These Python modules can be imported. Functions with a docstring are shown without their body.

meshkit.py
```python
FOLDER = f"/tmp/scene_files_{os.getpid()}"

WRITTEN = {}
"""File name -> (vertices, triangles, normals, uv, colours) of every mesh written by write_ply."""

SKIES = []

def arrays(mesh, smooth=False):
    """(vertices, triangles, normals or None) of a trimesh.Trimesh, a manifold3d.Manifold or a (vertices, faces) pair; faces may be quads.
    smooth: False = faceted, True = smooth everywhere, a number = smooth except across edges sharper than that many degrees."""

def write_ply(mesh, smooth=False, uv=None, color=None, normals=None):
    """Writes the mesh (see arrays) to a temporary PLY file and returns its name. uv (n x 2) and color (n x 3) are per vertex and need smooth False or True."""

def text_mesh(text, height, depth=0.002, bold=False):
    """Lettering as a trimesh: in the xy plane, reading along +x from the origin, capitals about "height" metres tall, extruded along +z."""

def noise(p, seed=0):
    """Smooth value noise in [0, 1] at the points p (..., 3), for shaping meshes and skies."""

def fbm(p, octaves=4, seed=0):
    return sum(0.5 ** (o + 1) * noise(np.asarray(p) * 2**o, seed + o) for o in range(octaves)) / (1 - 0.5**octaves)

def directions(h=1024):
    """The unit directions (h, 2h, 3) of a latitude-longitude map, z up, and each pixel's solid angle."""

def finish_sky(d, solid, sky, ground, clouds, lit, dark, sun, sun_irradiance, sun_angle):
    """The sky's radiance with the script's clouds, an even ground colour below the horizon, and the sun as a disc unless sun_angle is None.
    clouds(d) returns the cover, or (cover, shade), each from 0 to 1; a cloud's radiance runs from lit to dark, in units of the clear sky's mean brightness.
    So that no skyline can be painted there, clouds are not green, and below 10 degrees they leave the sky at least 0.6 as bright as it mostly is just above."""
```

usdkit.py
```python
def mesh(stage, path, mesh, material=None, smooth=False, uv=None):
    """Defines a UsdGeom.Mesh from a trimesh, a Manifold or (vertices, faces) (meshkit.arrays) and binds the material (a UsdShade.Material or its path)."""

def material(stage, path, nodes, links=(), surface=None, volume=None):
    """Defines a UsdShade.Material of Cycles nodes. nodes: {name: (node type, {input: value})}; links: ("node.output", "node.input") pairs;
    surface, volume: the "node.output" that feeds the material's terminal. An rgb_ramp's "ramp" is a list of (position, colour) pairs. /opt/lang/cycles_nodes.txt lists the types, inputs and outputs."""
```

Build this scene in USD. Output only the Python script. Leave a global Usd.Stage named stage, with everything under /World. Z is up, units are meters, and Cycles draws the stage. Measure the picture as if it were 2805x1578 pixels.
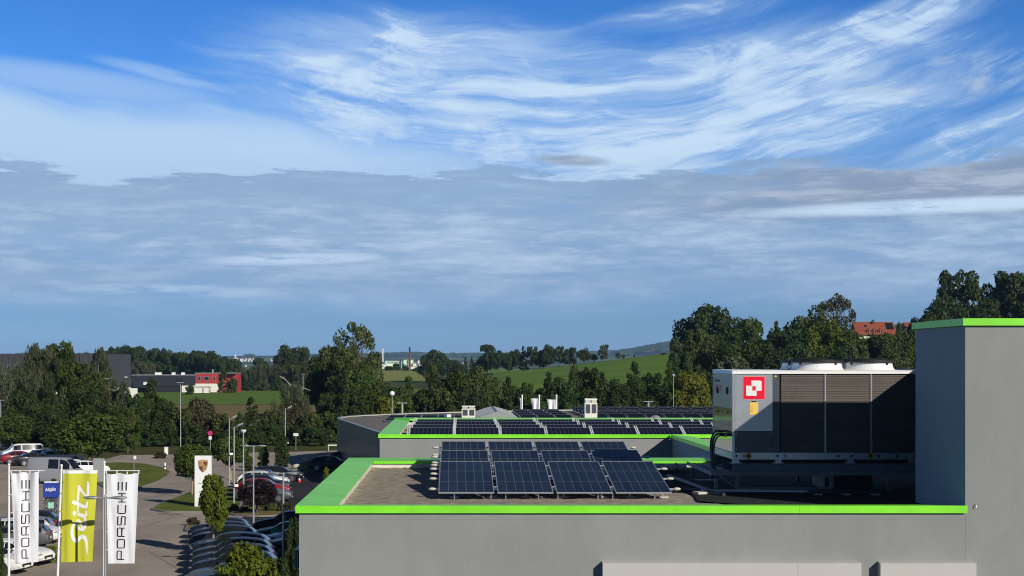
import math, random
import numpy as np
import trimesh, shapely
import shapely.geometry as sg
import usdkit, meshkit
from pxr import Usd, UsdGeom, UsdLux, UsdShade, Gf, Sdf, Vt

stage = Usd.Stage.CreateInMemory()
UsdGeom.SetStageUpAxis(stage, "Z")
UsdGeom.SetStageMetersPerUnit(stage, 1.0)
UsdGeom.Xform.Define(stage, "/World")
UsdGeom.Scope.Define(stage, "/World/Looks")
rng = np.random.default_rng(7)
random.seed(7)

# ------------------------------------------------------------------ camera
CX, CY, F, EYE = 1243.0, 996.0, 4214.0, 11.4      # vanishing point and focal length of the photograph (2805 x 1578), eye height
cam = UsdGeom.Camera.Define(stage, "/World/camera")
cam.AddTranslateOp().Set(Gf.Vec3d(0, 0, EYE))
cam.AddRotateXOp().Set(90.0)
cam.CreateHorizontalApertureAttr(36.0)
cam.CreateVerticalApertureAttr(36.0 * 576 / 1024)
cam.CreateFocalLengthAttr(F / 2805 * 36.0)
cam.CreateHorizontalApertureOffsetAttr((1402.5 - CX) / 2805 * 36.0)
cam.CreateVerticalApertureOffsetAttr((CY - 789.0) / 2805 * 36.0)
cam.CreateClippingRangeAttr(Gf.Vec2f(0.5, 60000))
EXPOSURE = 0.0
cam.CreateExposureAttr(EXPOSURE)

# ------------------------------------------------------------------ sun and sky
SUN_AZ = math.atan2(0.62, -0.78)
SUN_EL = math.atan(0.465)
sun = UsdLux.DistantLight.Define(stage, "/World/sun")
sun.CreateIntensityAttr(1.2)
sun.CreateAngleAttr(0.5)
sun.CreateNormalizeAttr(True)
sun.CreateColorAttr(Gf.Vec3f(1.0, 0.93, 0.82))
sun.AddRotateZOp().Set(180.0 - math.degrees(SUN_AZ))
sun.AddRotateXOp().Set(90.0 - math.degrees(SUN_EL))

SKY_STRENGTH = 0.05
HAZE = 4.5e-5


TINT = [(r, tuple(1.2 * c for c in t)) for r, t in
        [(0.0, (.45, .93, 2.1)), (0.015, (.50, .92, 1.95)), (0.06, (.42, .76, 1.55)), (0.2, (.54, .97, 1.70)), (0.3, (.42, 1.0, 1.92)),
         (0.4, (.41, 1.03, 2.0)), (0.5, (.33, .95, 1.92)), (0.60, (.20, .58, 1.2)), (0.72, (.10, .28, .60)), (1.0, (.05, .13, .28))]]
CLOUD = [tuple(1.2 * c for c in t) for t in [(10.2, 12.9, 15.9), (4.3, 6.7, 10.2), (9.4, 11.7, 15.0), (4.3, 5.5, 7.7), (7.6, 8.7, 10.6), (8.2, 11.4, 15.2)]]


class Graph:
    """Builds a node graph for usdkit.material; each call returns the output's name."""

    def __init__(self):
        self.nodes, self.links, self.n = {}, [], 0

    def node(self, kind, out, **inputs):
        self.n += 1
        name = f"n{self.n}"
        consts = {}
        for k, v in inputs.items():
            if isinstance(v, str) and v.startswith("@"):
                self.links.append((v[1:], f"{name}.{k}"))
            else:
                consts[k] = v
        self.nodes[name] = (kind, consts)
        return f"@{name}.{out}"

    def math(self, op, a, b=0.0, c=0.0, clamp=False):
        return self.node("math", "value", math_type=op, value1=a, value2=b, value3=c, use_clamp=clamp)

    def ss(self, v, lo, hi, a=0.0, b=1.0):
        """smoothstep of v from lo to hi (either order), giving a to b"""
        if lo > hi:
            lo, hi, a, b = hi, lo, b, a
        return self.node("map_range", "result", range_type="smoothstep", value=v, from_min=lo, from_max=hi, to_min=a, to_max=b)

    def noise(self, vec, scale=1.0, detail=4.0, rough=0.5, dist=0.0):
        return self.node("noise_texture", "fac", vector=vec, scale=scale, detail=detail, roughness=rough, distortion=dist)

    def mixc(self, fac, a, b, kind="mix"):
        return self.node("mix", "color", mix_type=kind, fac=fac, color1=a, color2=b)

    def vec(self, x=0.0, y=0.0, z=0.0):
        return self.node("combine_xyz", "vector", x=x, y=y, z=z)

    def mul(self, *a):
        r = a[0]
        for b in a[1:]:
            r = self.math("multiply", r, b)
        return r

    def add(self, *a):
        r = a[0]
        for b in a[1:]:
            r = self.math("add", r, b)
        return r

    def build(self, path, surface=None, volume=None):
        return usdkit.material(stage, path, self.nodes, self.links, surface=surface and surface[1:], volume=volume and volume[1:])


def sky_material():
    g = Graph()
    d = g.node("texture_coordinate", "generated")
    sx = "n_sep"
    g.nodes[sx] = ("separate_xyz", {})
    g.links.append((d[1:], f"{sx}.vector"))
    x, y, z = f"@{sx}.x", f"@{sx}.y", f"@{sx}.z"
    flat = g.math("sqrt", g.add(g.mul(x, x), g.mul(y, y), 1e-6))
    U = g.mul(g.math("arctan2", x, y), 4.214)          # azimuth from the view axis, in thousands of picture dots
    V = g.mul(g.math("divide", z, flat), 4.214)         # height above the horizon, same unit
    sky = g.node("sky_texture", "color", sky_type="single_scattering", sun_disc=False, sun_elevation=SUN_EL, sun_rotation=SUN_AZ,
                 altitude=700.0, air_density=1.0, aerosol_density=0.6, ozone_density=1.6)
    tint = g.node("rgb_ramp", "color", fac=g.math("multiply", V, 0.5, clamp=True), ramp=TINT)
    clear = g.mixc(1.0, sky, tint, "multiply")
    # warped coordinates
    w1 = g.noise(g.vec(g.mul(U, 1.3), g.mul(V, 2.2), 3.1), 1.0, 3.0, 0.5)
    w2 = g.noise(g.vec(g.mul(U, 1.3), g.mul(V, 2.2), 9.7), 1.0, 3.0, 0.5)
    Uw = g.add(U, g.mul(g.math("subtract", w1, 0.5), 0.8))
    Vw = g.add(V, g.mul(g.math("subtract", w2, 0.5), 0.22))
    # cirrus: streaks along a bowl-shaped flow
    du = g.math("subtract", U, 0.30)
    bowl = g.mul(du, du, g.ss(U, 0.0, 0.6, 0.10, 0.22))
    S = g.math("subtract", Vw, bowl)
    st1 = g.noise(g.vec(g.mul(Uw, 1.5), g.mul(S, 13.0), 0.7), 1.0, 8.0, 0.60, 0.35)
    st2 = g.noise(g.vec(g.mul(Uw, 4.2), g.mul(S, 38.0), 5.2), 1.0, 9.0, 0.70, 0.6)
    puff = g.noise(g.vec(g.mul(Uw, 2.6), g.mul(g.add(g.mul(Vw, 0.5), g.mul(S, 0.5)), 8.0), 2.2), 1.0, 9.0, 0.66, 0.8)
    big = g.noise(g.vec(g.mul(U, 1.1), g.mul(V, 2.4), 4.4), 1.0, 3.0, 0.5)
    streak = g.add(g.mul(st1, 0.30), g.mul(st2, 0.24), g.mul(puff, 0.46))

    def blob(u0, v0, ru, rv, tilt=0.0):
        a = g.mul(g.math("subtract", U, u0), 1.0 / ru)
        b = g.mul(g.math("subtract", g.math("subtract", V, v0), g.mul(g.math("subtract", U, u0), tilt)), 1.0 / rv)
        return g.ss(g.add(g.mul(a, a), g.mul(b, b)), 1.0, 0.0)

    env = g.math("maximum", blob(0.10, 0.70, 1.0, 0.36, -0.12), blob(0.75, 0.68, 0.95, 0.30, 0.10))
    env = g.math("maximum", env, g.mul(blob(0.55, 0.58, 0.55, 0.17, -0.18), 1.0))
    env = g.math("maximum", env, g.mul(blob(1.10, 0.86, 0.55, 0.11, 0.33), 0.85))
    env = g.math("maximum", env, g.mul(blob(0.62, 0.95, 0.42, 0.07, 0.12), 0.62))
    env = g.math("maximum", env, g.mul(blob(1.45, 0.60, 0.45, 0.11, 0.28), 0.85))
    env = g.math("maximum", env, g.mul(blob(-0.35, 0.90, 0.35, 0.13, 0.1), 0.45))
    env = g.math("maximum", env, g.mul(g.ss(V, 1.0, 1.6), g.ss(big, 0.46, 0.70), 0.35))      # on above the frame
    env = g.add(env, g.mul(g.math("subtract", big, 0.5), 0.9), g.mul(g.math("subtract", puff, 0.5), 0.5), g.mul(g.math("subtract", st1, 0.5), 0.7))
    th = g.math("subtract", 0.735, g.mul(env, 0.30))
    strong = g.ss(g.math("subtract", streak, th), -0.12, 0.17)
    soft = g.mul(g.ss(env, 0.10, 1.1), g.ss(g.add(g.mul(st1, 0.5), g.mul(st2, 0.5)), 0.33, 0.62, 0.22, 0.70))
    cirrus = g.math("maximum", g.mul(strong, 0.95), soft)
    # even pale veil low on the left
    edge = g.add(V, g.mul(U, 0.095), g.mul(g.math("subtract", w2, 0.5), 0.22), g.mul(g.math("subtract", st1, 0.5), 0.12))
    veil = g.mul(g.ss(edge, 0.68, 0.54), g.ss(U, 0.85, -0.5), g.ss(V, 0.22, 0.42), g.ss(U, -3.4, -1.5))
    band = g.mul(blob(-1.0, 0.745, 0.55, 0.06, -0.10), 0.5)
    band2 = g.mul(blob(-0.72, 0.765, 0.3, 0.03, -0.2), 0.5, g.ss(st1, 0.3, 0.6))
    veil = g.math("maximum", g.mul(veil, 0.95), g.math("maximum", band, band2))
    high = g.math("maximum", cirrus, veil)
    # layered low cloud (altocumulus) between the clear strip on the skyline and the cirrus
    lo = g.noise(g.vec(g.mul(U, 1.9), g.mul(V, 11.0), 1.3), 1.0, 9.0, 0.60, 0.15)
    V2 = g.add(V, g.mul(g.math("subtract", w2, 0.5), 0.05))
    lo2 = g.noise(g.vec(g.mul(U, 5.0), g.mul(V2, 30.0), 7.3), 1.0, 8.0, 0.62, 0.25)
    top = g.add(V, g.mul(g.math("subtract", lo, 0.5), 0.26), g.mul(g.math("subtract", lo2, 0.5), 0.16), g.mul(g.ss(U, 0.9, 1.6), -0.05))
    dens = g.add(g.mul(lo, 0.55), g.mul(lo2, 0.45))
    inlow = g.mul(g.ss(top, 0.528, 0.503), g.ss(g.add(V, g.mul(g.math("subtract", lo, 0.5), 0.10)), 0.10, 0.22))
    low = g.mul(inlow, g.ss(dens, 0.30, 0.54, 0.66, 0.98))
    gap = g.mul(blob(1.30, 0.412, 0.60, 0.026, 0.012), g.ss(lo2, 0.28, 0.46))
    lo3 = g.noise(g.vec(g.mul(U, 11.0), g.mul(V2, 62.0), 17.3), 1.0, 6.0, 0.6, 0.2)
    lit = g.add(g.mul(g.ss(g.add(g.mul(lo2, 0.6), g.mul(lo3, 0.4)), 0.43, 0.64), 0.50), g.mul(g.ss(lo, 0.44, 0.68), 0.42))
    lit = g.mul(lit, g.ss(V, 0.52, 0.38, 0.12, 0.90), g.ss(V, 0.20, 0.32, 0.55, 1.0))
    wisp = g.mul(blob(-0.42, 0.285, 0.34, 0.022, 0.03), g.ss(lo2, 0.36, 0.52))
    wisp = g.math("maximum", wisp, g.mul(blob(-0.75, 0.195, 0.40, 0.026, -0.01), g.ss(lo2, 0.34, 0.56), 0.7))
    lit = g.math("maximum", lit, g.mul(wisp, 0.95))
    low = g.math("maximum", low, g.mul(wisp, 0.85))
    mist = g.mul(g.ss(V, 0.05, 0.26), g.ss(V, 0.62, 0.4), 0.30)
    low = g.mul(g.math("maximum", low, mist), g.ss(g.math("absolute", U), 4.5, 2.0, 0.35, 1.0))
    # grey bank high on the right, with a small cloud above it
    bank = g.mul(g.ss(g.add(V, g.mul(g.math("subtract", lo, 0.5), 0.16), g.mul(U, -0.035)), 0.505, 0.47), g.ss(V, 0.35, 0.44), g.ss(g.add(U, g.mul(lo, 0.8)), 0.65, 1.35))
    puffs = g.mul(blob(1.38, 0.752, 0.42, 0.075, 0.02), g.ss(puff, 0.38, 0.62), 0.9)
    grey = g.math("maximum", bank, g.mul(blob(0.32, 0.555, 0.14, 0.020, -0.05), g.ss(lo, 0.3, 0.5)))
    lowcol = g.mixc(lit, CLOUD[1], CLOUD[2])
    lowcol = g.mixc(g.mul(grey, 0.85), lowcol, g.mixc(g.ss(lo2, 0.42, 0.68), CLOUD[3], CLOUD[4]))
    low = g.math("maximum", low, g.mul(grey, 0.93))
    lowcol = g.mixc(g.mul(gap, 1.0), lowcol, CLOUD[0])
    highcol = g.mixc(cirrus, CLOUD[5], CLOUD[0])
    highcol = g.mixc(g.mul(puffs, 0.9), highcol, CLOUD[4])
    high = g.math("maximum", high, puffs)
    col = g.mixc(high, clear, highcol)
    col = g.mixc(low, col, lowcol)
    bg = g.node("background_shader", "background", color=col, strength=SKY_STRENGTH)
    return g.build("/World/Looks/sky_air", surface=bg)



dome = UsdLux.DomeLight.Define(stage, "/World/sky")
UsdShade.MaterialBindingAPI.Apply(dome.GetPrim()).Bind(sky_material())
dome.GetPrim().SetCustomDataByKey("kind", "structure")

# ------------------------------------------------------------------ helpers
USED = {}


def unique(parent, name):
    k = USED.get((parent, name), 0)
    USED[(parent, name)] = k + 1
    return f"{parent}/{name}" if k == 0 else f"{parent}/{name}_{k:03d}"


def tag(path, label=None, category=None, group=None, kind=None):
    p = stage.GetPrimAtPath(path)
    for k, v in (("label", label), ("category", category), ("group", group), ("kind", kind)):
        if v:
            p.SetCustomDataByKey(k, v)
    return path


def add(name, m, mat, parent="/World", smooth=False, **t):
    path = unique(parent, name)
    usdkit.mesh(stage, path, m, mat, smooth)
    if t:
        tag(path, **t)
    return path


def place(prim, loc, rz=0.0, scale=None, rx=0.0):
    x = UsdGeom.Xformable(prim)
    x.AddTranslateOp().Set(Gf.Vec3d(*map(float, loc)))
    if rz:
        x.AddRotateZOp().Set(float(rz))
    if rx:
        x.AddRotateXOp().Set(float(rx))
    if scale is not None:
        s = (scale,) * 3 if np.ndim(scale) == 0 else scale
        x.AddScaleOp().Set(Gf.Vec3f(*map(float, s)))


def thing(name, label, category, loc=(0, 0, 0), rz=0.0, group=None, parent="/World", scale=None):
    path = unique(parent, name)
    x = UsdGeom.Xform.Define(stage, path)
    place(x, loc, rz, scale)
    return tag(path, label, category, group)


stage.CreateClassPrim("/Prototypes")


def proto(name):
    path = unique("/Prototypes", name)
    UsdGeom.Xform.Define(stage, path)
    return path


def copy(proto_path, name, label, category, loc, rz=0.0, scale=None, group=None, rx=0.0):
    path = unique("/World", name)
    x = UsdGeom.Xform.Define(stage, path)
    place(x, loc, rz, scale, rx)
    p = x.GetPrim()
    p.GetReferences().AddInternalReference(proto_path)
    p.SetInstanceable(True)
    return tag(path, label, category, group)


def at(px, py, D):
    return np.array([(px - CX) / F * D, D, EYE - (py - CY) / F * D])


def ground_at(px, py, z=0.0):
    return at(px, py, F * (EYE - z) / (py - CY))


def box(x0, x1, y0, y1, z0, z1):
    m = trimesh.creation.box([x1 - x0, y1 - y0, z1 - z0])
    m.apply_translation([(x0 + x1) / 2, (y0 + y1) / 2, (z0 + z1) / 2])
    return m


def cbox(c, s, rz=0.0):
    m = trimesh.creation.box(s)
    if rz:
        m.apply_transform(trimesh.transformations.rotation_matrix(rz, [0, 0, 1]))
    m.apply_translation(c)
    return m


def join(*ms):
    flat = []
    for m in ms:
        flat += list(m) if isinstance(m, (list, tuple)) else [m]
    return trimesh.util.concatenate(flat)


def bar(a, b, w, h=None):
    """A square bar between two points."""
    a, b = np.asarray(a, float), np.asarray(b, float)
    L = np.linalg.norm(b - a)
    m = trimesh.creation.box([w, h or w, L])
    m.apply_transform(trimesh.geometry.align_vectors([0, 0, 1], (b - a) / L))
    m.apply_translation((a + b) / 2)
    return m


def tube(points, r, sides=8, caps=True):
    p = np.asarray(points, float)
    n = len(p)
    r = np.broadcast_to(r, (n,)).astype(float)
    t = np.gradient(p, axis=0)
    t /= np.linalg.norm(t, axis=1, keepdims=True) + 1e-12
    ref = np.array([0, 0, 1.0]) if abs(t[:, 2]).mean() < 0.8 else np.array([1.0, 0, 0])
    a = np.cross(t, ref)
    a /= np.linalg.norm(a, axis=1, keepdims=True) + 1e-12
    b = np.cross(t, a)
    ang = np.arange(sides) * 2 * np.pi / sides
    v = p[:, None] + r[:, None, None] * (np.cos(ang)[None, :, None] * a[:, None] + np.sin(ang)[None, :, None] * b[:, None])
    v = v.reshape(-1, 3)
    f = []
    for i in range(n - 1):
        for j in range(sides):
            k = (j + 1) % sides
            q = [i * sides + j, i * sides + k, (i + 1) * sides + k, (i + 1) * sides + j]
            f += [[q[0], q[2], q[1]], [q[0], q[3], q[2]]]
    if caps:
        c0, c1 = len(v), len(v) + 1
        v = np.vstack([v, p[:1], p[-1:]])
        for j in range(sides):
            k = (j + 1) % sides
            f += [[c0, j, k], [c1, (n - 1) * sides + k, (n - 1) * sides + j]]
    return trimesh.Trimesh(v, np.array(f), process=False)


def prism(poly, z0, z1):
    """Closed upright prism of a polygon (list of points or a shapely polygon)."""
    poly = poly if hasattr(poly, "exterior") else sg.Polygon(poly)
    if not poly.is_valid:
        poly = poly.buffer(0)
    m = trimesh.creation.extrude_polygon(poly, z1 - z0, engine="earcut")
    m.apply_translation([0, 0, z0])
    return m


def sheet(poly, z):
    """One upward-facing sheet."""
    poly = poly if hasattr(poly, "exterior") else sg.Polygon(poly)
    v, f = trimesh.creation.triangulate_polygon(poly, engine="earcut")
    m = trimesh.Trimesh(np.column_stack([v, np.full(len(v), z)]), f, process=False)
    if len(f) and m.face_normals[:, 2].mean() < 0:
        m.invert()
    return m


def yz_prism(profile, x0, x1):
    """Profile [(y, z)] extruded along x."""
    m = prism(profile, 0, x1 - x0)
    v = m.vertices
    m.vertices = np.column_stack([x0 + v[:, 2], v[:, 0], v[:, 1]])
    return m


def revolve(profile, sides=24):
    return trimesh.creation.revolve(np.asarray(profile, float), sections=sides)


def smooth_poly(pts, r=1.0):
    p = sg.Polygon(pts)
    return p.buffer(-r, join_style=1).buffer(2 * r, join_style=1).buffer(-r, join_style=1)


# ------------------------------------------------------------------ materials
def mat(name, color, rough=0.6, metal=0.0, var=0.0, vscale=3.0, bump=0.0, bscale=60.0, spec=0.5, coat=0.0, vary=0.0, dark=None, stretch=(1, 1, 1), space="object", detail=5.0):
    """Principled material: var = strength of colour noise at vscale, dark = second colour of that noise, bump at bscale, vary = change per object."""
    g = Graph()
    p = g.node("texture_coordinate", "object") if space == "object" else g.node("geometry", "position")
    if stretch != (1, 1, 1):
        p = g.node("mapping", "vector", mapping_type="point", vector=p, scale=stretch)
    col = tuple(color)
    if var or dark is not None:
        n = g.noise(p, vscale, detail, 0.6)
        n2 = g.noise(p, vscale * 0.13, 3.0, 0.5)
        f = g.ss(g.add(g.mul(n, 0.6), g.mul(n2, 0.4)), 0.32, 0.68)
        d = tuple(dark) if dark is not None else tuple(c * (1 - var) for c in color)
        l = tuple(color) if dark is not None else tuple(min(1, c * (1 + var)) for c in color)
        col = g.mixc(f, d, l)
    if vary:
        r = g.node("object_info", "random")
        col = g.node("hsv", "color", hue=0.5, saturation=1.0, value=g.math("multiply_add", r, 2 * vary, 1 - vary), fac=1.0, color=col)
    kw = dict(base_color=col, roughness=rough, metallic=metal, specular_ior_level=spec, coat_weight=coat)
    if bump:
        h = g.noise(p, bscale, 4.0, 0.6)
        kw["normal"] = g.node("bump", "normal", height=h, strength=bump, distance=0.02)
    return g.build(f"/World/Looks/{name}", surface=g.node("principled_bsdf", "BSDF", **kw))


M = {}
M["render"] = mat("grey_render", (0.245, 0.256, 0.257), 0.9, var=0.07, vscale=1.1, bump=0.35, bscale=42, spec=0.2, stretch=(1, 1, 0.55))
M["green"] = mat("green_sheet", (0.215, 0.74, 0.026), 0.36, var=0.13, vscale=1.6, stretch=(0.7, 2.2, 1), spec=0.6, bump=0.10, bscale=1.3)
M["gravel"] = mat("roof_gravel", (0.45, 0.39, 0.315), 0.95, dark=(0.20, 0.172, 0.14), vscale=26.0, bump=0.8, bscale=45, spec=0.15)
M["membrane"] = mat("white_membrane", (0.62, 0.58, 0.50), 0.7, var=0.14, vscale=2.5)
M["steel"] = mat("galvanised_steel", (0.42, 0.44, 0.46), 0.38, 0.85, var=0.15, vscale=5)
M["sheet"] = mat("grey_sheet_metal", (0.44, 0.46, 0.48), 0.34, 0.65, var=0.08, vscale=2.0)
M["polished"] = mat("polished_sheet", (0.62, 0.64, 0.62), 0.10, 1.0, var=0.05, vscale=2, bump=0.05, bscale=3)
M["darkpanel"] = mat("dark_panel", (0.07, 0.085, 0.10), 0.4, 0.3, var=0.1, vscale=2)
M["coil"] = mat("coil_mesh", (0.10, 0.085, 0.075), 0.6, 0.3, var=0.2, vscale=8, stretch=(1, 1, 5))
M["white"] = mat("white_paint", (0.78, 0.79, 0.78), 0.35, var=0.03, vscale=2)
M["cream"] = mat("cream_paint", (0.74, 0.72, 0.63), 0.45, var=0.05, vscale=2)
M["black"] = mat("black_plastic", (0.018, 0.019, 0.022), 0.45)
M["red"] = mat("red_sign", (0.78, 0.004, 0.035), 0.5, spec=0.2)
M["redpaint"] = mat("red_enamel", (0.50, 0.012, 0.03), 0.4)
M["yellow"] = mat("yellow_note", (0.80, 0.52, 0.10), 0.5)
M["orange"] = mat("orange_ring", (0.50, 0.24, 0.03), 0.5)
M["blind"] = mat("beige_aluminium", (0.50, 0.485, 0.465), 0.42, 0.15, var=0.03, vscale=2)
M["cell"] = mat("solar_cell", (0.014, 0.019, 0.029), 0.26, 0.0, var=0.25, vscale=0.9, spec=0.12, vary=0.25)
M["cellfar"] = mat("solar_cell_far", (0.010, 0.014, 0.030), 0.26, 0.0, var=0.2, vscale=1.0, spec=0.07, vary=0.15)
M["cellmatt"] = mat("solar_glass_matt", (0.010, 0.014, 0.026), 0.75, 0.0, var=0.2, vscale=1.0, spec=0.02, vary=0.15)
M["frame"] = mat("aluminium_frame", (0.44, 0.46, 0.48), 0.38, 0.55, var=0.04)
M["backsheet"] = mat("cell_gap", (0.13, 0.145, 0.165), 0.4)
M["concrete"] = mat("pale_concrete", (0.52, 0.49, 0.43), 0.9, var=0.15, vscale=6, bump=0.3, bscale=40)
M["lamp"] = mat("lamp_grey", (0.38, 0.40, 0.39), 0.4, 0.4, var=0.05)
M["lampwhite"] = mat("lamp_glass", (0.72, 0.76, 0.74), 0.2)
M["greywall"] = mat("dark_metal_cladding", (0.060, 0.072, 0.072), 0.33, 0.55, var=0.10, vscale=0.8)
M["felt"] = mat("grey_roof_felt", (0.19, 0.17, 0.155), 0.95, dark=(0.10, 0.09, 0.085), vscale=0.9, bump=0.2)

GREEN_TOP, DECK = EYE - 3.4, EYE - 3.72       # parapet top and roof deck of the green-edged building


def coping(outer, width, z, parent, cuts=(), sides=(1, 1, 1, 1), h=0.178, slope=0.06, name="coping", inner=0.10):
    """Sheet-metal coping round a rectangle (x0, x1, y0, y1), mitred at the corners; sides = front, right, back, left; cuts = joints of the front piece in x."""
    x0, x1, y0, y1 = outer
    w = width

    def piece(o0, o1, i1, i0):
        top = [(*o0, z), (*o1, z), (*i1, z - slope), (*i0, z - slope)]
        bot = [(*o0, z - h), (*o1, z - h), (*i1, z - slope - inner), (*i0, z - slope - inner)]
        v = np.array(top + bot)
        q = [[0, 1, 2, 3], [7, 6, 5, 4], [0, 4, 5, 1], [1, 5, 6, 2], [2, 6, 7, 3], [3, 7, 4, 0]]
        m = usdkit.meshkit.arrays((v, np.array(q)))
        return trimesh.Trimesh(m[0], m[1], process=False)

    def run(a, b, ia, ib, cs, axis):
        """split a side into sheets with hairline joints"""
        a, b, ia, ib = map(np.array, (a, b, ia, ib))
        L = abs((b - a)[axis])
        ts = [0.0] + [c / L for c in cs] + [1.0]
        for k in range(len(ts) - 1):
            lo, hi = ts[k] + (0.0025 / L if k else 0), ts[k + 1] - (0.0025 / L if k < len(ts) - 2 else 0)
            def o(t): return a + (b - a) * t
            def i(t):
                p = o(t).copy()
                p[1 - axis] = ia[1 - axis]
                return p
            i0 = ia if lo == 0 else i(lo)
            i1 = ib if hi == 1 else i(hi)
            m = piece(tuple(o(lo)), tuple(o(hi)), tuple(i1), tuple(i0))
            if m.volume < 0:
                m.invert()
            add(name, m, M["green"], parent)

    if sides[0]:
        run((x0, y0), (x1, y0), (x0 + w, y0 + w), (x1 - w, y0 + w), cuts, 0)
    if sides[2]:
        run((x0, y1), (x1, y1), (x0 + w, y1 - w), (x1 - w, y1 - w), [c for c in np.arange(3.0, x1 - x0 - 1.5, 3.0)], 0)
    if sides[3]:
        run((x0, y0), (x0, y1), (x0 + w, y0 + w), (x0 + w, y1 - w), [c for c in np.arange(3.1, y1 - y0 - 1.5, 2.6)], 1)
    if sides[1]:
        run((x1, y0), (x1, y1), (x1 - w, y0 + w), (x1 - w, y1 - w), (), 1)


# ------------------------------------------------------------------ the green-edged building in front
office = thing("office_building", "grey rendered flat-roofed building with bright green roof edges and a raised stair tower", "building")
XL, XT, XR = -3.71, 12.26, 30.0
YF, YB = 36.88, 55.50
add("wall", box(XL, XT, YF, YB, 0, DECK - 0.01), M["render"], office)
add("wall", box(XT, XR, 40.84, YB, 0, DECK - 0.013), M["render"], office)
WID = 0.95
coping((XL - 0.08, XT + 0.03, YF - 0.08, YB + 0.06), WID, GREEN_TOP, office, cuts=(12.06,), sides=(1, 0, 0, 1), inner=0.03)
# the rear parapet runs on to the link block
coping((XL - 0.08, 10.42, YF - 0.08, YB + 0.06), WID, GREEN_TOP, office, sides=(0, 0, 1, 0))
z0, z1 = DECK - 0.012, GREEN_TOP - 0.176
add("parapet", box(XL, XT - 0.004, YF, YF + 0.80, z0, z1), M["render"], office)
add("parapet", box(XL, XL + 0.78, YF + 0.80, YB - 0.80, z0, z1), M["render"], office)
add("parapet", box(XL, 10.42, YB - 0.80, YB, z0, z1), M["render"], office)
add("upstand", box(XL + 0.785, XL + 0.80, YF + 0.81, YB - 0.83, z0, GREEN_TOP - 0.095), M["membrane"], office)
add("upstand", box(XL + 0.81, 10.5, YB - 0.82, YB - 0.805, z0, GREEN_TOP - 0.165), M["membrane"], office)
# gravel, a gently uneven sheet
gx, gy = np.meshgrid(np.linspace(XL + 0.80, 22.0, 300), np.linspace(YF + 0.80, YB - 0.82, 200), indexing="ij")
P = np.stack([gx, gy, np.zeros_like(gx)], -1)
gz = DECK + 0.03 * (meshkit.fbm(P * 0.8, 3, 3) - 0.5) + 0.035 * (meshkit.fbm(P * 7.0, 3, 5) - 0.5)
gz += 0.05 * np.exp(-((gx - XL - 0.8) / 0.12) ** 2) * meshkit.noise(P * 4, 8)
gz += 0.03 * np.exp(-((YB - 0.82 - gy) / 0.15) ** 2) * meshkit.noise(P * 4, 9)
idx = np.arange(gx.size).reshape(gx.shape)
quads = np.stack([idx[:-1, :-1], idx[1:, :-1], idx[1:, 1:], idx[:-1, 1:]], -1).reshape(-1, 4)
add("gravel_roof", (np.stack([gx, gy, gz], -1).reshape(-1, 3), quads), M["gravel"], office, smooth=True)
# dark sheet added to deepen the shade on the gravel round the chiller stand
shade_pts = [(6.55, 41.2), (6.75, 43.5), (6.45, 46.0), (6.6, 49.5), (6.35, 54.6), (22.0, 54.6), (22.0, 37.9), (9.6, 37.9), (7.4, 40.4)]
add("roof_sheeting", prism(shade_pts, DECK + 0.034, DECK + 0.044), mat("roof_shade_paint", (0.022, 0.026, 0.024), 0.9, var=0.35, vscale=2.0, bump=0.3, bscale=20, spec=0.2), office)
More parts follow.
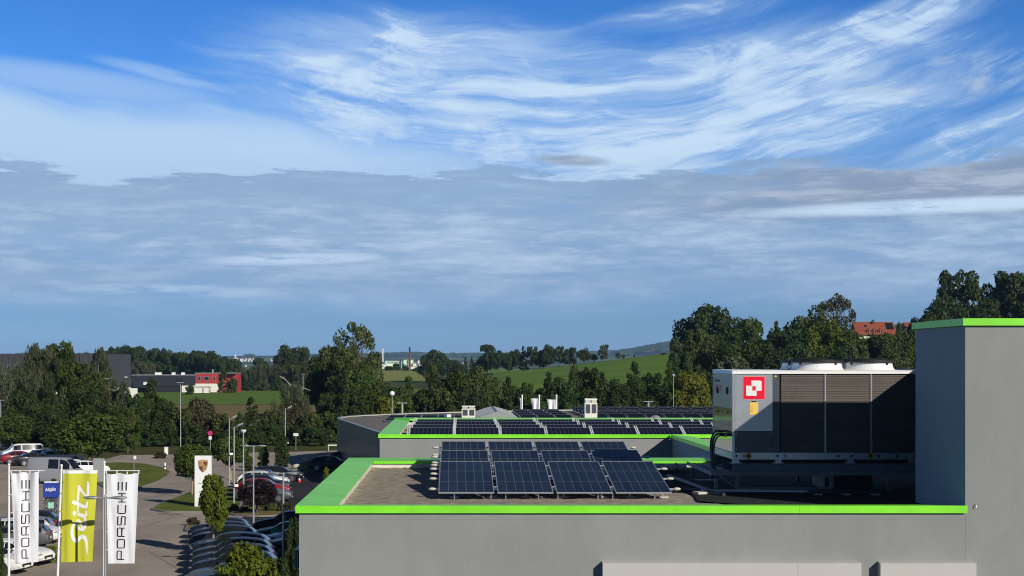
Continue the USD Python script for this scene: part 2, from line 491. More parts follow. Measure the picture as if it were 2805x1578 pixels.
# stair tower
TZ = EYE + 124.3 / F * 36.75
add("tower_wall", box(XT, XR, YF - 0.004, 40.84, 0, TZ - 0.17), M["render"], office)
add("tower_wall", box(15.1, XR, 40.84, 50.0, DECK, TZ - 0.17), M["render"], office)
add("tower_roof", join(box(XT + 0.9, XR, YF + 0.9, 40.0, TZ - 0.168, TZ - 0.12), box(15.9, XR, 40.0, 49.0, TZ - 0.168, TZ - 0.125)), M["felt"], office)
coping((XT - 0.08, XR + 1, YF - 0.085, 40.92), 0.55, TZ, office, cuts=(9.0,), sides=(1, 0, 1, 1), h=0.172)
coping((15.02, XR + 1, 40.93, 50.08), 0.55, TZ - 0.003, office, sides=(0, 0, 1, 1), h=0.165)
# link block and rear wing
add("wall", box(10.5, XR, YB + 0.004, 73.95, 0, DECK - 0.01), M["render"], office)
coping((10.42, XR, YB - 0.7, 73.85), WID, GREEN_TOP - 0.002, office, sides=(0, 0, 0, 1))
add("parapet", box(10.5, 11.28, YB - 0.6, 73.9, z0, z1 - 0.001), M["render"], office)
add("gravel_roof", box(11.28, XR, YB - 0.7, 73.9, DECK - 0.008, DECK), M["gravel"], office)
Y2F, Y2B = 73.98, 94.5
add("wall", box(-3.56, 34, Y2F, Y2B, 0, DECK - 0.015), M["render"], office)
coping((-3.64, 34, Y2F - 0.08, Y2B + 0.08), WID, GREEN_TOP, office, cuts=(6.2, 14.5), sides=(1, 0, 0, 1), inner=0.03)
coping((-3.64, 34, Y2F - 0.08, Y2B + 0.08), WID, GREEN_TOP + 0.07, office, sides=(0, 0, 1, 0), h=0.25, slope=0.03)
add("parapet", box(-3.56, 34, Y2F, Y2F + 0.8, z0, z1), M["render"], office)
add("parapet", box(-3.56, -2.78, Y2F + 0.8, Y2B - 0.8, z0, z1), M["render"], office)
add("parapet", box(-3.56, 34, Y2B - 0.8, Y2B, z0, z1), M["render"], office)
add("upstand", box(-2.775, -2.76, Y2F + 0.81, Y2B - 0.83, z0, z1 - 0.002), M["membrane"], office)
add("upstand", box(-2.75, 34, Y2B - 0.82, Y2B - 0.805, z0, z1 - 0.002), M["membrane"], office)
add("gravel_roof", box(-2.76, 34, Y2F + 0.8, Y2B - 0.82, DECK - 0.014, DECK), M["gravel"], office)
add("roof_vent", revolve([(0, 0.62), (0.16, 0.60), (0.30, 0.50), (0.34, 0.42), (0.15, 0.40), (0.15, 0.0), (0.0, 0.0)], 20).apply_translation([at(1795, 1146, 93.0)[0], 93.0, DECK - 0.02]), M["lamp"], office, smooth=40)
add("nail", tube([(12.50, 36.87, 8.02), (12.50, 36.82, 8.0), (12.50, 36.81, 7.95)], 0.012, 6), M["steel"], office)
add("roof_outlet", join(tube([(-0.5, 55.1, GREEN_TOP - 0.04), (-0.5, 55.1, GREEN_TOP + 0.28)], 0.03), cbox((-0.5, 55.1, GREEN_TOP + 0.30), (0.1, 0.1, 0.07))), M["steel"], office)
# cabinet on the left wall
add("wall_box", box(XL - 0.14, XL - 0.002, YF + 0.3, YF + 2.6, 6.46, 6.9), M["darkpanel"], office)

# blind housings low on the front wall
def blind(px0, px1, cut, label):
    t = thing("blind_housing", label, "blind box")
    D = YF - 0.26
    xs = [(px0 - CX) / F * D, (px1 - CX) / F * D]
    if cut:
        xs.insert(1, (cut - CX) / F * D)
    for a, b in zip(xs[:-1], xs[1:]):
        m = yz_prism([(D, 6.22), (D, 6.63), (D + 0.012, 6.643), (YF - 0.002, 6.665), (YF - 0.002, 6.22)], a + 0.002, b - 0.002)
        add("housing", m, M["blind"], t)
    add("guide_rail", box(xs[0] + 0.03, xs[0] + 0.09, YF - 0.10, YF - 0.003, 4.2, 6.21), M["blind"], t)
    add("guide_rail", box(xs[-1] - 0.09, xs[-1] - 0.03, YF - 0.10, YF - 0.003, 4.2, 6.21), M["blind"], t)


blind(1651, 2360, 2186, "long pale blind housing low on the grey front wall, with a joint")
blind(2412, 2675, None, "short pale blind housing low on the grey front wall, below the tower corner")

# ------------------------------------------------------------------ solar panels on the front roof
def solar_proto(name, w, l, nx, ny, gap=0.012, th=0.04, cellmat="cell", edge=0.025, ygap=1.0):
    """Panel lying in x (width) and y (slope length); origin at the middle of its lower edge, frame bottom at z = 0."""
    p = proto(name)
    e = edge
    add("frame", join(box(-w / 2, w / 2, 0, e, 0, th), box(-w / 2, w / 2, l - e, l, 0, th), box(-w / 2, -w / 2 + e, e, l - e, 0, th), box(w / 2 - e, w / 2, e, l - e, 0, th)), M["frame"], p)
    add("back_sheet", box(-w / 2 + e, w / 2 - e, e, l - e, 0.008, th - 0.010), M["backsheet"], p)
    cw, cl = (w - 2 * e) / nx, (l - 2 * e) / ny
    for i in range(nx):
        for j in range(ny):
            x, y, gy_ = -w / 2 + e + i * cw, e + j * cl, gap * ygap
            add("cell", box(x + gap / 2, x + cw - gap / 2, y + gy_ / 2, y + cl - gy_ / 2, th - 0.010, th - 0.005), M[cellmat], p)
    return p


ROWS1 = [(42.0, 7.85, 46.15, 8.44), (46.35, 7.97, 50.0, 8.55), (50.25, 8.06, 53.9, 8.64)]
ORD = ["first", "second", "third", "fourth", "fifth", "sixth", "seventh", "eighth", "ninth", "tenth", "eleventh", "twelfth"]
ROWN = ["front", "middle", "rear"]
for r, (ya, za, yb, zb) in enumerate(ROWS1):
    Ls = math.hypot(yb - ya, zb - za)
    ang = math.degrees(math.atan2(zb - za, yb - ya))
    pr = solar_proto("solar_panel_large", 1.525, Ls, 6, 3, gap=0.020, ygap=3.0)
    st = thing("panel_stand", f"pale steel rails and legs carrying the {ROWN[r]} solar row on the gravel roof", "support frame")
    for k in range(3):
        t = (0.18, 0.5, 0.82)[k]
        y, z = ya + (yb - ya) * t, za + (zb - za) * t - 0.012
        xa = -0.42 - 0.02 * r
        add("rail", box(xa - 0.12, 6.14, y - 0.03, y + 0.03, z - 0.06, z - 0.01), M["frame"], st)
        for sx in (xa - 0.18, 6.20):
            b = trimesh.creation.icosphere(2, 1.0)
            b.apply_scale([0.11, 0.09, 0.045])
            b.apply_translation([sx, y, z - 0.03])
            add("end_weight", b, M["concrete"], st, smooth=True)
        for sx in (0.0, 1.05, 2.0, 3.05, 4.1, 4.9, 5.8):
            add("leg", box(sx - 0.02, sx + 0.02, y - 0.022, y + 0.022, DECK - 0.02, z - 0.06), M["steel"], st)
            if k == 0:
                add("foot", cbox((sx + 0.02, y - 0.05, DECK + 0.012), (0.26, 0.30, 0.05)), M["concrete"], st)
    # low front legs
    for sx in (0.02, 1.02, 1.42, 2.32, 2.85, 3.95, 4.35, 5.5):
        add("leg", box(sx - 0.015, sx + 0.015, ya + 0.10, ya + 0.13, DECK - 0.02, za + 0.01), M["steel"], st)
    for k in range(4):
        x = -0.42 + 0.7625 + k * 1.615
        copy(pr, "solar_panel", f"{ORD[k]} dark blue solar panel from the left in the {ROWN[r]} row above the gravel roof", "solar panel",
             (x, ya, za), 0, None, "solar panels on the gravel roof", rx=ang)
        if k:
            for q in (0.17, 0.5, 0.85):
                y, z = ya + (yb - ya) * q, za + (zb - za) * q
                add("clamp", cbox((x - 0.8075, y, z + 0.03), (0.10, 0.06, 0.03)), M["frame"], st)

# ------------------------------------------------------------------ solar panels on the rear wing
pr2 = solar_proto("solar_panel_wide", 2.17, 1.30, 10, 4, gap=0.016, cellmat="cellfar")
pr2b = solar_proto("solar_panel_wide_back", 2.17, 1.30, 10, 2, gap=0.016, cellmat="cellfar")
ROW2 = ["first", "second", "third", "fourth"]
for r, yt in enumerate((77.5, 81.7, 85.9, 89.4)):
    ya, za = yt - 1.26, 7.84
    for k in range(10):
        if (r == 1 and k > 6):
            continue
        x = -2.2 + 1.085 + k * 2.285 + 0.02 * r
        copy(pr2 if r < 2 else pr2b, "solar_panel", f"{ORD[k]} panel from the left in the {ROW2[r]} solar row of the rear green-edged roof", "solar panel", (x, ya, za), 0, None,
             "solar panels on the rear green-edged roof", rx=13.0)
    st = thing("panel_stand", f"pale rails between the panels of the {ROW2[r]} solar row on the rear roof", "support frame")
    for k in range(11 if r != 1 else 8):
        x = -2.2 - 0.057 + k * 2.285 + 0.02 * r
        for dx in (-0.05, 0.05):
            add("rail", yz_prism([(ya - 0.08, za + 0.04), (ya + 1.55, za + 0.42), (ya + 1.55, za + 0.36), (ya - 0.08, za - 0.06)], x + dx - 0.028, x + dx + 0.028), M["lampwhite"], st)
        add("ballast", cbox((x, ya + 0.6, DECK + 0.06), (0.30, 1.2, 0.12)), M["concrete"], st)

# ------------------------------------------------------------------ chiller on the front roof
def rounded(x0, y0, x1, y1, r):
    return sg.box(x0 + r, y0 + r, x1 - r, y1 - r).buffer(r)


def face_prism(poly, y, th):
    """Polygon in (x, z) as a plate whose front is at y and that reaches back to y + th."""
    m = prism(poly, 0, th)
    v = m.vertices.copy()
    m.vertices = np.column_stack([v[:, 0], y + v[:, 2], v[:, 1]])
    m.invert()
    return m


YC, YCB, XC0, XC1 = 44.6, 47.95, 8.09, 14.85
ZC0, ZC1 = 8.62, 11.20
cz = lambda py: EYE - (py - CY) / F * YC
cx = lambda px: (px - CX) / F * YC
M["brushed"] = mat("brushed_sheet", (0.40, 0.42, 0.40), 0.28, 0.9, var=0.08, vscale=2)
ch = thing("chiller", "large grey rooftop chiller with coil panels, fan bells and a red square sign", "chiller")
add("body", join(box(XC0 + 0.03, cx(2117), YC + 0.02, YCB - 0.03, ZC0 + 0.20, ZC1 - 0.10), box(cx(2117), XC1 - 0.02, YC + 0.12, YCB - 0.12, ZC0 + 0.20, ZC1 - 0.10)), M["darkpanel"], ch)
add("top_cover", yz_prism([(YC - 0.02, ZC1 - 0.10), (YC - 0.02, ZC1 - 0.005), (YC, ZC1), (YCB, ZC1 + 0.02), (YCB + 0.02, ZC1), (YCB + 0.02, ZC1 - 0.10)], XC0 - 0.02, XC1), M["white"], ch)
for a, b in ((YC - 0.012, YC + 0.05), (YCB - 0.05, YCB + 0.012)):
    add("corner_post", box(XC0 - 0.012, XC0 + 0.055, a, b, ZC0 + 0.20, ZC1 - 0.10), M["sheet"], ch)
pa, pb = XC0 + 0.065, cx(2116)
zs = cz(960 + 728 / 3.294)
add("front_panel", box(pa, pb, YC - 0.004, YC + 0.02, zs + 0.004, ZC1 - 0.115), M["sheet"], ch)
lp = add("front_panel", box(pa, pb, YC - 0.002, YC + 0.02, ZC0 + 0.21, zs - 0.004), M["darkpanel"], ch)
tag(lp, label="dark lower panel below the grey one with the sign")
add("side_strip", box(pb + 0.006, cx(2135), YC, YC + 0.10, ZC0 + 0.21, ZC1 - 0.115), M["darkpanel"], ch)
for q in [(pa + 0.04, z) for z in (ZC1 - 0.2, zs + 0.1, zs - 0.08, ZC0 + 0.3)] + [(pb - 0.04, z) for z in (ZC1 - 0.2, zs + 0.1, zs - 0.08, ZC0 + 0.3)]:
    add("screw", cbox((q[0], YC - 0.008, q[1]), (0.025, 0.010, 0.025)), M["steel"], ch)
coil_x = [cx(2137), cx(2261), cx(2387), cx(2515), XC1 - 0.03]
for a, b in zip(coil_x[:-1], coil_x[1:]):
    c = add("coil", box(a + 0.03, b - 0.03, YC + 0.03, YC + 0.11, ZC0 + 0.22, ZC1 - 0.13), M["coil"], ch)
    for z in np.arange(ZC0 + 0.25, ZC1 - 0.14, 0.072):
        add("louvre", box(a + 0.035, b - 0.035, YC + 0.012, YC + 0.028, z, z + 0.022), M["coil"], c)
    add("post", box(b - 0.025, b + 0.02, YC - 0.003, YC + 0.11, ZC0 + 0.21, ZC1 - 0.115), M["sheet"], ch)
add("base_rail", box(XC0 - 0.005, XC1, YC - 0.010, YC + 0.10, ZC0, ZC0 + 0.195), M["sheet"], ch)
add("base_rail", box(XC0 - 0.005, XC1, YCB - 0.10, YCB + 0.01, ZC0, ZC0 + 0.195), M["sheet"], ch)
add("base_rail", box(XC0 - 0.008, XC0 + 0.09, YC + 0.101, YCB - 0.101, ZC0 + 0.002, ZC0 + 0.193), M["sheet"], ch)


def disc(x, z, r, y, th, n=20):
    m = trimesh.creation.cylinder(radius=r, height=th, sections=n)
    m.apply_transform(trimesh.transformations.rotation_matrix(math.pi / 2, [1, 0, 0]))
    m.apply_translation([x, y, z])
    return m


rz_ = cz(1249)
for px in (2017, 2129.5, 2295.6, 2333, 2407, 2457, 2505):
    add("rail_hole", disc(cx(px), rz_, 0.036, YC - 0.011, 0.012), M["black"], ch)
for px in (2036, 2150):
    ring = sg.Point(0, 0).buffer(0.045).difference(sg.Point(-0.008, 0).buffer(0.022)).difference(sg.box(-0.06, -0.02, -0.01, 0.02))
    add("lifting_slot", face_prism(shapely.affinity.translate(ring, cx(px), rz_), YC - 0.018, 0.014), M["black"], ch)
for px in (2050, 2385):
    r_ = add("pipe_ring", face_prism(sg.Point(cx(px), rz_).buffer(0.095).difference(sg.Point(cx(px), rz_).buffer(0.05)), YC - 0.022, 0.02), M["orange"], ch)
    add("bore", disc(cx(px), rz_, 0.048, YC - 0.012, 0.012), M["black"], r_)
add("rating_plate", box(cx(2156), cx(2172), YC - 0.016, YC - 0.011, cz(1254), cz(1244)), M["white"], ch)
# red square sign with two rounded white brackets
lx0, lx1, lz0, lz1 = cx(2035.7), cx(2094.3), cz(1093), cz(1032)
sgn = add("sign", face_prism(sg.box(lx0, lz0, lx1, lz1), YC - 0.012, 0.007), M["red"], ch)
S_ = lx1 - lx0
u = lambda a: lx0 + a * S_
v = lambda b: lz0 + b * S_
hole = sg.box(u(0.42), v(0.39), u(0.58), v(0.59))
upper = rounded(u(0.37), v(0.38), u(0.86), v(0.86), 0.085 * S_).union(sg.box(u(0.37), v(0.59), u(0.58), v(0.86))).union(sg.box(u(0.58), v(0.38), u(0.86), v(0.6)))
upper = upper.difference(sg.box(u(0.30), v(0.30), u(0.58), v(0.60)))
lower = rounded(u(0.13), v(0.14), u(0.62), v(0.62), 0.085 * S_).union(sg.box(u(0.13), v(0.4), u(0.40), v(0.62))).union(sg.box(u(0.42), v(0.14), u(0.62), v(0.39)))
lower = lower.difference(sg.box(u(0.42), v(0.39), u(0.70), v(0.70)))
for q in (upper, lower):
    add("mark", face_prism(q.buffer(0), YC - 0.016, 0.004), M["white"], sgn)
rim = sg.box(lx0, lz0, lx1, lz1).buffer(0.012, join_style=2).difference(sg.box(lx0, lz0, lx1, lz1))
add("rim", face_prism(rim, YC - 0.012, 0.006), mat("pale_red_rim", (0.75, 0.30, 0.32), 0.5), sgn)
nt = add("notice", box(cx(2053.5), cx(2076.5), YC - 0.014, YC - 0.005, cz(1136), cz(1102)), M["yellow"], ch)
add("notice_clip", box(cx(2059), cx(2071), YC - 0.018, YC - 0.005, cz(1101.7), cz(1098.5)), M["black"], ch)
for k in range(7):
    add("print", box(cx(2056), cx(2056) + (0.075, 0.05, 0.085, 0.07, 0.05, 0.08, 0.045)[k], YC - 0.0165, YC - 0.0145, cz(1112 + 3 * k) - 0.006, cz(1112 + 3 * k) + 0.006), M["orange"], nt)
tri = sg.Polygon([(cx(2121), cz(1033)), (cx(2128), cz(1033)), (cx(2124.5), cz(1027))])
add("warning_sign", face_prism(tri, YC - 0.010, 0.008), mat("warning_yellow", (0.8, 0.6, 0.08), 0.5), ch)
# the end with its doors
zm = ZC1 - 1.12
for (a, b, z_0, z_1, mm) in ((YC + 0.06, YC + 1.66, zm + 0.01, ZC1 - 0.11, "sheet"), (YC + 1.675, YCB - 0.055, zm + 0.01, ZC1 - 0.11, "sheet"), (YC + 0.06, YC + 1.66, ZC0 + 0.21, zm - 0.01, "polished"), (YC + 1.675, YCB - 0.055, ZC0 + 0.21, zm - 0.01, "polished")):
    d_ = add("door", box(XC0 - 0.006, XC0 + 0.02, a, b, z_0, z_1), M["polished"] if mm == "polished" else M["brushed"], ch)
    if mm == "sheet":
        add("handle", box(XC0 - 0.05, XC0 - 0.006, (a + b) / 2 - 0.04, (a + b) / 2 + 0.04, zm + 0.42, zm + 0.62), M["black"], d_)
    else:
        add("lock", box(XC0 - 0.03, XC0 - 0.006, (a + b) / 2 - 0.05, (a + b) / 2 + 0.05, zm - 0.16, zm - 0.10), M["black"], d_)
pl = add("label_plate", box(XC0 - 0.012, XC0 - 0.0065, YC + 2.0, YC + 3.0, ZC1 - 0.62, ZC1 - 0.44), M["redpaint"], ch)
for k in range(2):
    add("print", box(XC0 - 0.015, XC0 - 0.012, YC + 2.15, YC + 2.8 - 0.2 * k, ZC1 - 0.51 - 0.06 * k, ZC1 - 0.49 - 0.06 * k), M["white"], pl)
add("maker_print", join([box(XC0 - 0.012, XC0 - 0.0065, YC + 2.1 + 0.16 * k, YC + 2.22 + 0.16 * k, ZC1 - 0.36, ZC1 - (0.24 if k == 5 else 0.28)) for k in range(6)]), M["black"], ch)
# fans
for fx, fy in ((10.76, YC + 0.95), (12.26, YC + 0.95), (10.76, YC + 2.45), (12.26, YC + 2.45)):
    prof = [(0.80, 0.0), (0.77, 0.02), (0.725, 0.08), (0.705, 0.16), (0.70, 0.245), (0.675, 0.245), (0.68, 0.16), (0.70, 0.08), (0.74, 0.0)]
    m = revolve(prof + prof[:1], 40)
    m.apply_translation([fx, fy, ZC1 + 0.005])
    bell = add("fan_bell", m, M["white"], ch, smooth=40)
    zt = ZC1 + 0.275
    rings = [tube([(fx + r * math.cos(t), fy + r * math.sin(t), zt + 0.075 * (1 - (r / 0.72) ** 2)) for t in np.linspace(0, 2 * np.pi, 33)], 0.010, 4, False) for r in np.linspace(0.10, 0.73, 14)]
    spokes = [tube([(fx, fy, zt + 0.075), (fx + 0.5 * math.cos(t), fy + 0.5 * math.sin(t), zt + 0.038), (fx + 0.74 * math.cos(t), fy + 0.74 * math.sin(t), zt - 0.02)], 0.010, 4, False) for t in np.linspace(0, 2 * np.pi, 17)[:-1]]
    rings.append(tube([(fx + 0.735 * math.cos(t), fy + 0.735 * math.sin(t), zt - 0.015) for t in np.linspace(0, 2 * np.pi, 41)], 0.040, 6, False))
    add("fan_guard", join(rings, spokes), M["black"], bell)
    hub = trimesh.creation.cylinder(radius=0.2, height=0.16, sections=20)
    hub.apply_translation([fx, fy, ZC1 + 0.17])
    add("fan_hub", hub, M["black"], bell)
    for k in range(6):
        t = k * math.pi / 3 + 0.3
        add("fan_blade", cbox((fx + 0.42 * math.cos(t), fy + 0.42 * math.sin(t), ZC1 + 0.16), (0.46, 0.22, 0.02), t), M["black"], bell)
    for k in range(4):
        t = k * math.pi / 2 + 0.6
        add("bracket", bar((fx + 0.74 * math.cos(t), fy + 0.74 * math.sin(t), ZC1 + 0.30), (fx + 0.71 * math.cos(t), fy + 0.71 * math.sin(t), ZC1 + 0.17), 0.06), M["black"], bell)
# isolating feet
for px in (2016, 2132, 2330, 2500):
    for y in (YC + 0.05, YCB - 0.05):
        add("foot", join(cbox((cx(px), y, ZC0 - 0.045), (0.17, 0.17, 0.09)), cbox((cx(px), y, ZC0 - 0.10), (0.30, 0.24, 0.02))), M["steel"], ch)

# black hoses leaving the end of the chiller
for k, (dy, dz, r_) in enumerate(((1.5, 0.0, 0.032), (1.75, 0.07, 0.03), (1.2, -0.04, 0.026))):
    p0 = np.array([XC0 - 0.005, YC + dy, 9.28 + dz])
    pts = [p0, p0 + (-0.14, 0.02, 0.02), p0 + (-0.30, -0.2, -0.06), p0 + (-0.42, -0.5, -0.30), p0 + (-0.45, -0.7, -0.62), p0 + (-0.44, -0.75, -0.98)]
    t_ = np.linspace(0, 1, len(pts))
    from scipy.interpolate import CubicSpline
    cs = CubicSpline(t_, np.array(pts))
    h_ = add("hose", tube(cs(np.linspace(0, 1, 24)), r_, 8), M["black"], smooth=60)
    tag(h_, ("thickest black hose looping out of the chiller's end, middle of three", "upper black hose of the three looping out of the chiller's end", "lower thin black hose looping out of the chiller's end")[k], "hose")

# steel platform that carries the chiller
M["platform"] = mat("platform_steel", (0.14, 0.15, 0.16), 0.6, 0.2, var=0.15, vscale=4)
pf = thing("steel_platform", "dark steel platform with grating walkway standing under the chiller", "platform")
zb0, zb1 = 8.27, 8.505
for y in (YC - 0.02, YC + 1.6, YCB):
    add("beam", join(box(XC0 - 0.02, XC1 + 0.1, y - 0.05, y + 0.05, zb1 - 0.02, zb1), box(XC0 - 0.02, XC1 + 0.1, y - 0.05, y + 0.05, zb0, zb0 + 0.02), box(XC0 - 0.02, XC1 + 0.1, y - 0.01, y + 0.01, zb0 + 0.02, zb1 - 0.02)), M["platform"], pf)
for x in (XC0 + 0.03, cx(2265), XC1 - 0.2):
    add("cross_beam", box(x - 0.05, x + 0.05, YC - 0.6, YCB + 0.5, zb0 - 0.14, zb0 - 0.003), M["platform"], pf)
for x in (XC0 - 0.58, XC0 + 0.03, cx(2265), cx(2420), XC1 - 0.2):
    for y in (YC - 0.55, YCB + 0.4):
        add("post", box(x - 0.05, x + 0.05, y - 0.05, y + 0.05, DECK, zb0 - 0.142), M["platform"], pf)
add("tie_beam", box(XC0 + 0.09, cx(2263), YC - 0.59, YC - 0.51, DECK + 0.12, DECK + 0.19), M["platform"], pf)
add("tie_beam", box(XC0 + 0.09, cx(2263), YC - 0.58, YC - 0.52, DECK + 0.02, DECK + 0.10), M["platform"], pf)
# grating along the front and round the end
bars = [box(XC0 - 0.70, XC1 + 0.1, y, y + 0.012, zb0 - 0.03, zb0 + 0.012) for y in np.arange(YC - 0.70, YC - 0.06, 0.075)]
bars += [box(x, x + 0.012, YC - 0.715, YC - 0.06, zb0 - 0.028, zb0 + 0.010) for x in np.arange(XC0 - 0.70, XC1, 0.11)]
bars += [box(XC0 - 0.72 + 0.075 * k, XC0 - 0.708 + 0.075 * k, YC - 0.05, YCB + 0.5, zb0 - 0.03, zb0 + 0.012) for k in range(9)]
add("grating", join(bars), M["platform"], pf)
add("edge_strip", join(box(XC0 - 0.74, XC1 + 0.1, YC - 0.745, YC - 0.725, zb0 - 0.06, zb0 + 0.05), box(XC0 - 0.76, XC0 - 0.742, YC - 0.745, YCB + 0.5, zb0 - 0.06, zb0 + 0.05)), M["platform"], pf)
add("brace", join(bar((XC0 - 0.55, YC - 0.55, DECK + 0.55), (XC0 + 0.1, YC - 0.55, DECK + 0.1), 0.04), bar((XC0 - 0.58, YC - 0.5, zb0 - 0.2), (XC0 - 0.58, YCB, DECK + 0.1), 0.04)), M["platform"], pf)
# pipes and things left on the roof beside it
for k, (a, b, r_, m_, lb) in enumerate((((7.0, 43.6, 7.79), (10.2, 43.3, 7.79), 0.055, "steel", "grey steel tube lying on the gravel in front of the platform"),
                                   ((6.7, 44.6, 7.76), (7.5, 42.7, 7.76), 0.06, "black", "dark pipe lying across the gravel between panels and chiller"),
                                   ((6.9, 49.5, 7.77), (7.3, 43.6, 7.77), 0.07, "black", "long dark pipe running along the roof left of the chiller"))):
    p_ = add("pipe", tube([a, b], r_, 10), M[m_], smooth=60)
    tag(p_, lb, "pipe")
tr = thing("cable_tray", "dark cable tray standing on blocks under the right end of the platform", "cable tray")
add("tray", join(box(9.9, 12.0, 43.0, 43.35, 7.76, 7.77), box(9.9, 12.0, 43.0, 43.015, 7.77, 7.86), box(9.9, 12.0, 43.335, 43.35, 7.77, 7.86)), M["black"], tr)
for x in (10.2, 11.0, 11.8):
    add("block", box(x - 0.1, x + 0.1, 42.98, 43.37, 7.68, 7.758), M["concrete"], tr)
sk = add("stone_slab", cbox((7.02, 43.45, 7.74), (0.45, 0.32, 0.09), 0.4), M["concrete"])
tag(sk, "pale stone slab on the gravel at the end of the steel tube", "slab")
bk = thing("buffer_tank", "dark insulated box standing in the shade under the platform", "tank")
add("housing", box(10.9, 12.3, 45.2, 46.8, DECK, 8.12), M["black"], bk)
add("lid", box(10.86, 12.34, 45.16, 46.84, 8.122, 8.15), M["darkpanel"], bk)
wh = thing("duct", "white duct section lying at the rear parapet beside the platform", "duct")
add("casing", trimesh.creation.cylinder(radius=0.13, height=1.9, sections=20, transform=trimesh.transformations.rotation_matrix(math.pi / 2, [0, 1, 0])).apply_translation([7.0, 52.6, 7.86]), M["membrane"], wh, smooth=40)
add("collar", trimesh.creation.cylinder(radius=0.15, height=0.06, sections=20, transform=trimesh.transformations.rotation_matrix(math.pi / 2, [0, 1, 0])).apply_translation([7.6, 52.6, 7.86]), M["steel"], wh, smooth=40)

# ------------------------------------------------------------------ low building with the rounded metal-clad end, behind
Z3 = 5.20
shr = thing("showroom_building", "low dark metal-clad building with a rounded end and solar panels on its roof", "building")
outline = sg.Polygon([(-6.6, 138.0), (-12.6, 171.0), (-13.4, 176.5), (-13.2, 180.5), (-11.9, 184.5), (-9.4, 188.5), (-5.0, 194.0), (6.0, 203.0), (20.0, 209.5), (40.0, 213.0), (62.0, 213.0), (62.0, 138.0)])
outline = outline.buffer(-2.2).buffer(2.2)
add("roof", prism(outline.buffer(-0.35), Z3 - 0.55, Z3 - 0.12), M["felt"], shr)
ringo = outline.difference(outline.buffer(-0.34))
add("parapet", prism(outline.buffer(-0.02).difference(outline.buffer(-0.30)), 3.0, Z3 - 0.05), M["membrane"], shr)
add("rim", prism(ringo, Z3 - 0.048, Z3), M["lamp"], shr)
co = np.array(outline.exterior.coords)
seg = np.linalg.norm(np.diff(co, axis=0), axis=1)
cum = np.concatenate([[0], np.cumsum(seg)])
def along(s):
    s = s % cum[-1]
    i = min(np.searchsorted(cum, s, "right") - 1, len(seg) - 1)
    return co[i] + (co[i + 1] - co[i]) * ((s - cum[i]) / seg[i])
step = 2.9
for k in range(int(cum[-1] / step)):
    s0, s1 = k * step + 0.012, (k + 1) * step - 0.012
    pts = [along(s) for s in np.linspace(s0, s1, 5)]
    if min(p[1] for p in pts) < 137.9 or max(p[0] for p in pts) > 14:
        continue
    line = sg.LineString(pts)
    for j in range(4):
        m = prism(line.buffer(0.03, cap_style=2), 0.02 + j * 1.285, 1.285 + j * 1.285)
        add("cladding_panel", m, M["greywall"], shr)
add("core_wall", prism(outline.buffer(-0.05), 0, Z3 - 0.6), M["black"], shr)

# solar slabs on that roof
def small_panel(name, w, l, th=0.05):
    p = proto(name)
    add("frame", join(box(-w / 2, w / 2, 0, 0.03, 0, th), box(-w / 2, w / 2, l - 0.03, l, 0, th), box(-w / 2, -w / 2 + 0.03, 0.03, l - 0.03, 0, th), box(w / 2 - 0.03, w / 2, 0.03, l - 0.03, 0, th)), M["frame"], p)
    add("glass_face", box(-w / 2 + 0.03, w / 2 - 0.03, 0.03, l - 0.03, 0.01, th - 0.008), M["cellmatt"], p)
    return p
spA = small_panel("slab_panel", 1.78, 4.4)
spB = small_panel("slab_panel_short", 1.92, 2.3)
for c in range(6):
    for r in range(4):
        x0 = -6.6 + c * 1.90
        y0 = 166.0 + r * 4.5
        copy(spA, "solar_panel", f"dark slab beside the rounded roof end, {ORD[c]} column from the left, {ORD[r]} from the front", "solar panel", (x0, y0, Z3 - 0.02), 0, None, "solar slabs beside the rounded roof end", rx=1.2)
for c in range(3):
    for r in range(4):
        copy(spB, "solar_panel", f"dark slab between skylight and tall ventilator, {ORD[c]} column, {ORD[r]} from the front", "solar panel", (8.6 + c * 2.03, 174.0 + r * 7.2, Z3 - 0.02), 0, (1, 2.9, 1), "solar slabs beside the skylight", rx=1.6)
for c in range(12):
    for r in range(6):
        copy(spB, "solar_panel", f"dark panel behind the rear wing, {ORD[c]} column right of the tall ventilator, {ORD[r]} row", "solar panel", (16.4 + c * 2.12, 172.5 + r * 5.2, Z3 - 0.02), 0, (1, 1.6, 1), "solar panels on the metal-clad building", rx=8.0)
# roof ventilators: a white twin box with dark louvred faces
def ventilator(px0, px1, py0, D, label):
    x0, z1 = at(px0, py0, D)[0], at(px0, py0, D)[2]
    x1 = at(px1, py0, D)[0]
    w, zb = x1 - x0, Z3 - 0.12
    h = z1 - zb
    t = thing("roof_ventilator", label, "ventilator", ((x0 + x1) / 2, D, zb))
    add("casing", box(-w / 2, w / 2, 0, w * 0.9, 0, h * 0.80), M["cream"], t)
    for s in (-1, 1):
        c = s * w * 0.245
        add("louvre_face", box(c - w * 0.18, c + w * 0.18, -0.03, -0.002, h * 0.32, h * 0.74), M["darkpanel"], t)
        add("hood", join(box(c - w * 0.245, c + w * 0.245, -0.12, w * 0.9, h * 0.93, h), yz_prism([(0.0, h * 0.802), (-0.10, h * 0.93), (w * 0.88, h * 0.93), (w * 0.88, h * 0.802)], c - w * 0.2, c + w * 0.2)), M["cream"], t)
ventilator(1265, 1302, 1112, 172.0, "white twin ventilator on the roof beside the arched skylight")
ventilator(1602, 1636, 1092, 172.0, "taller white twin ventilator standing alone among the solar panels")
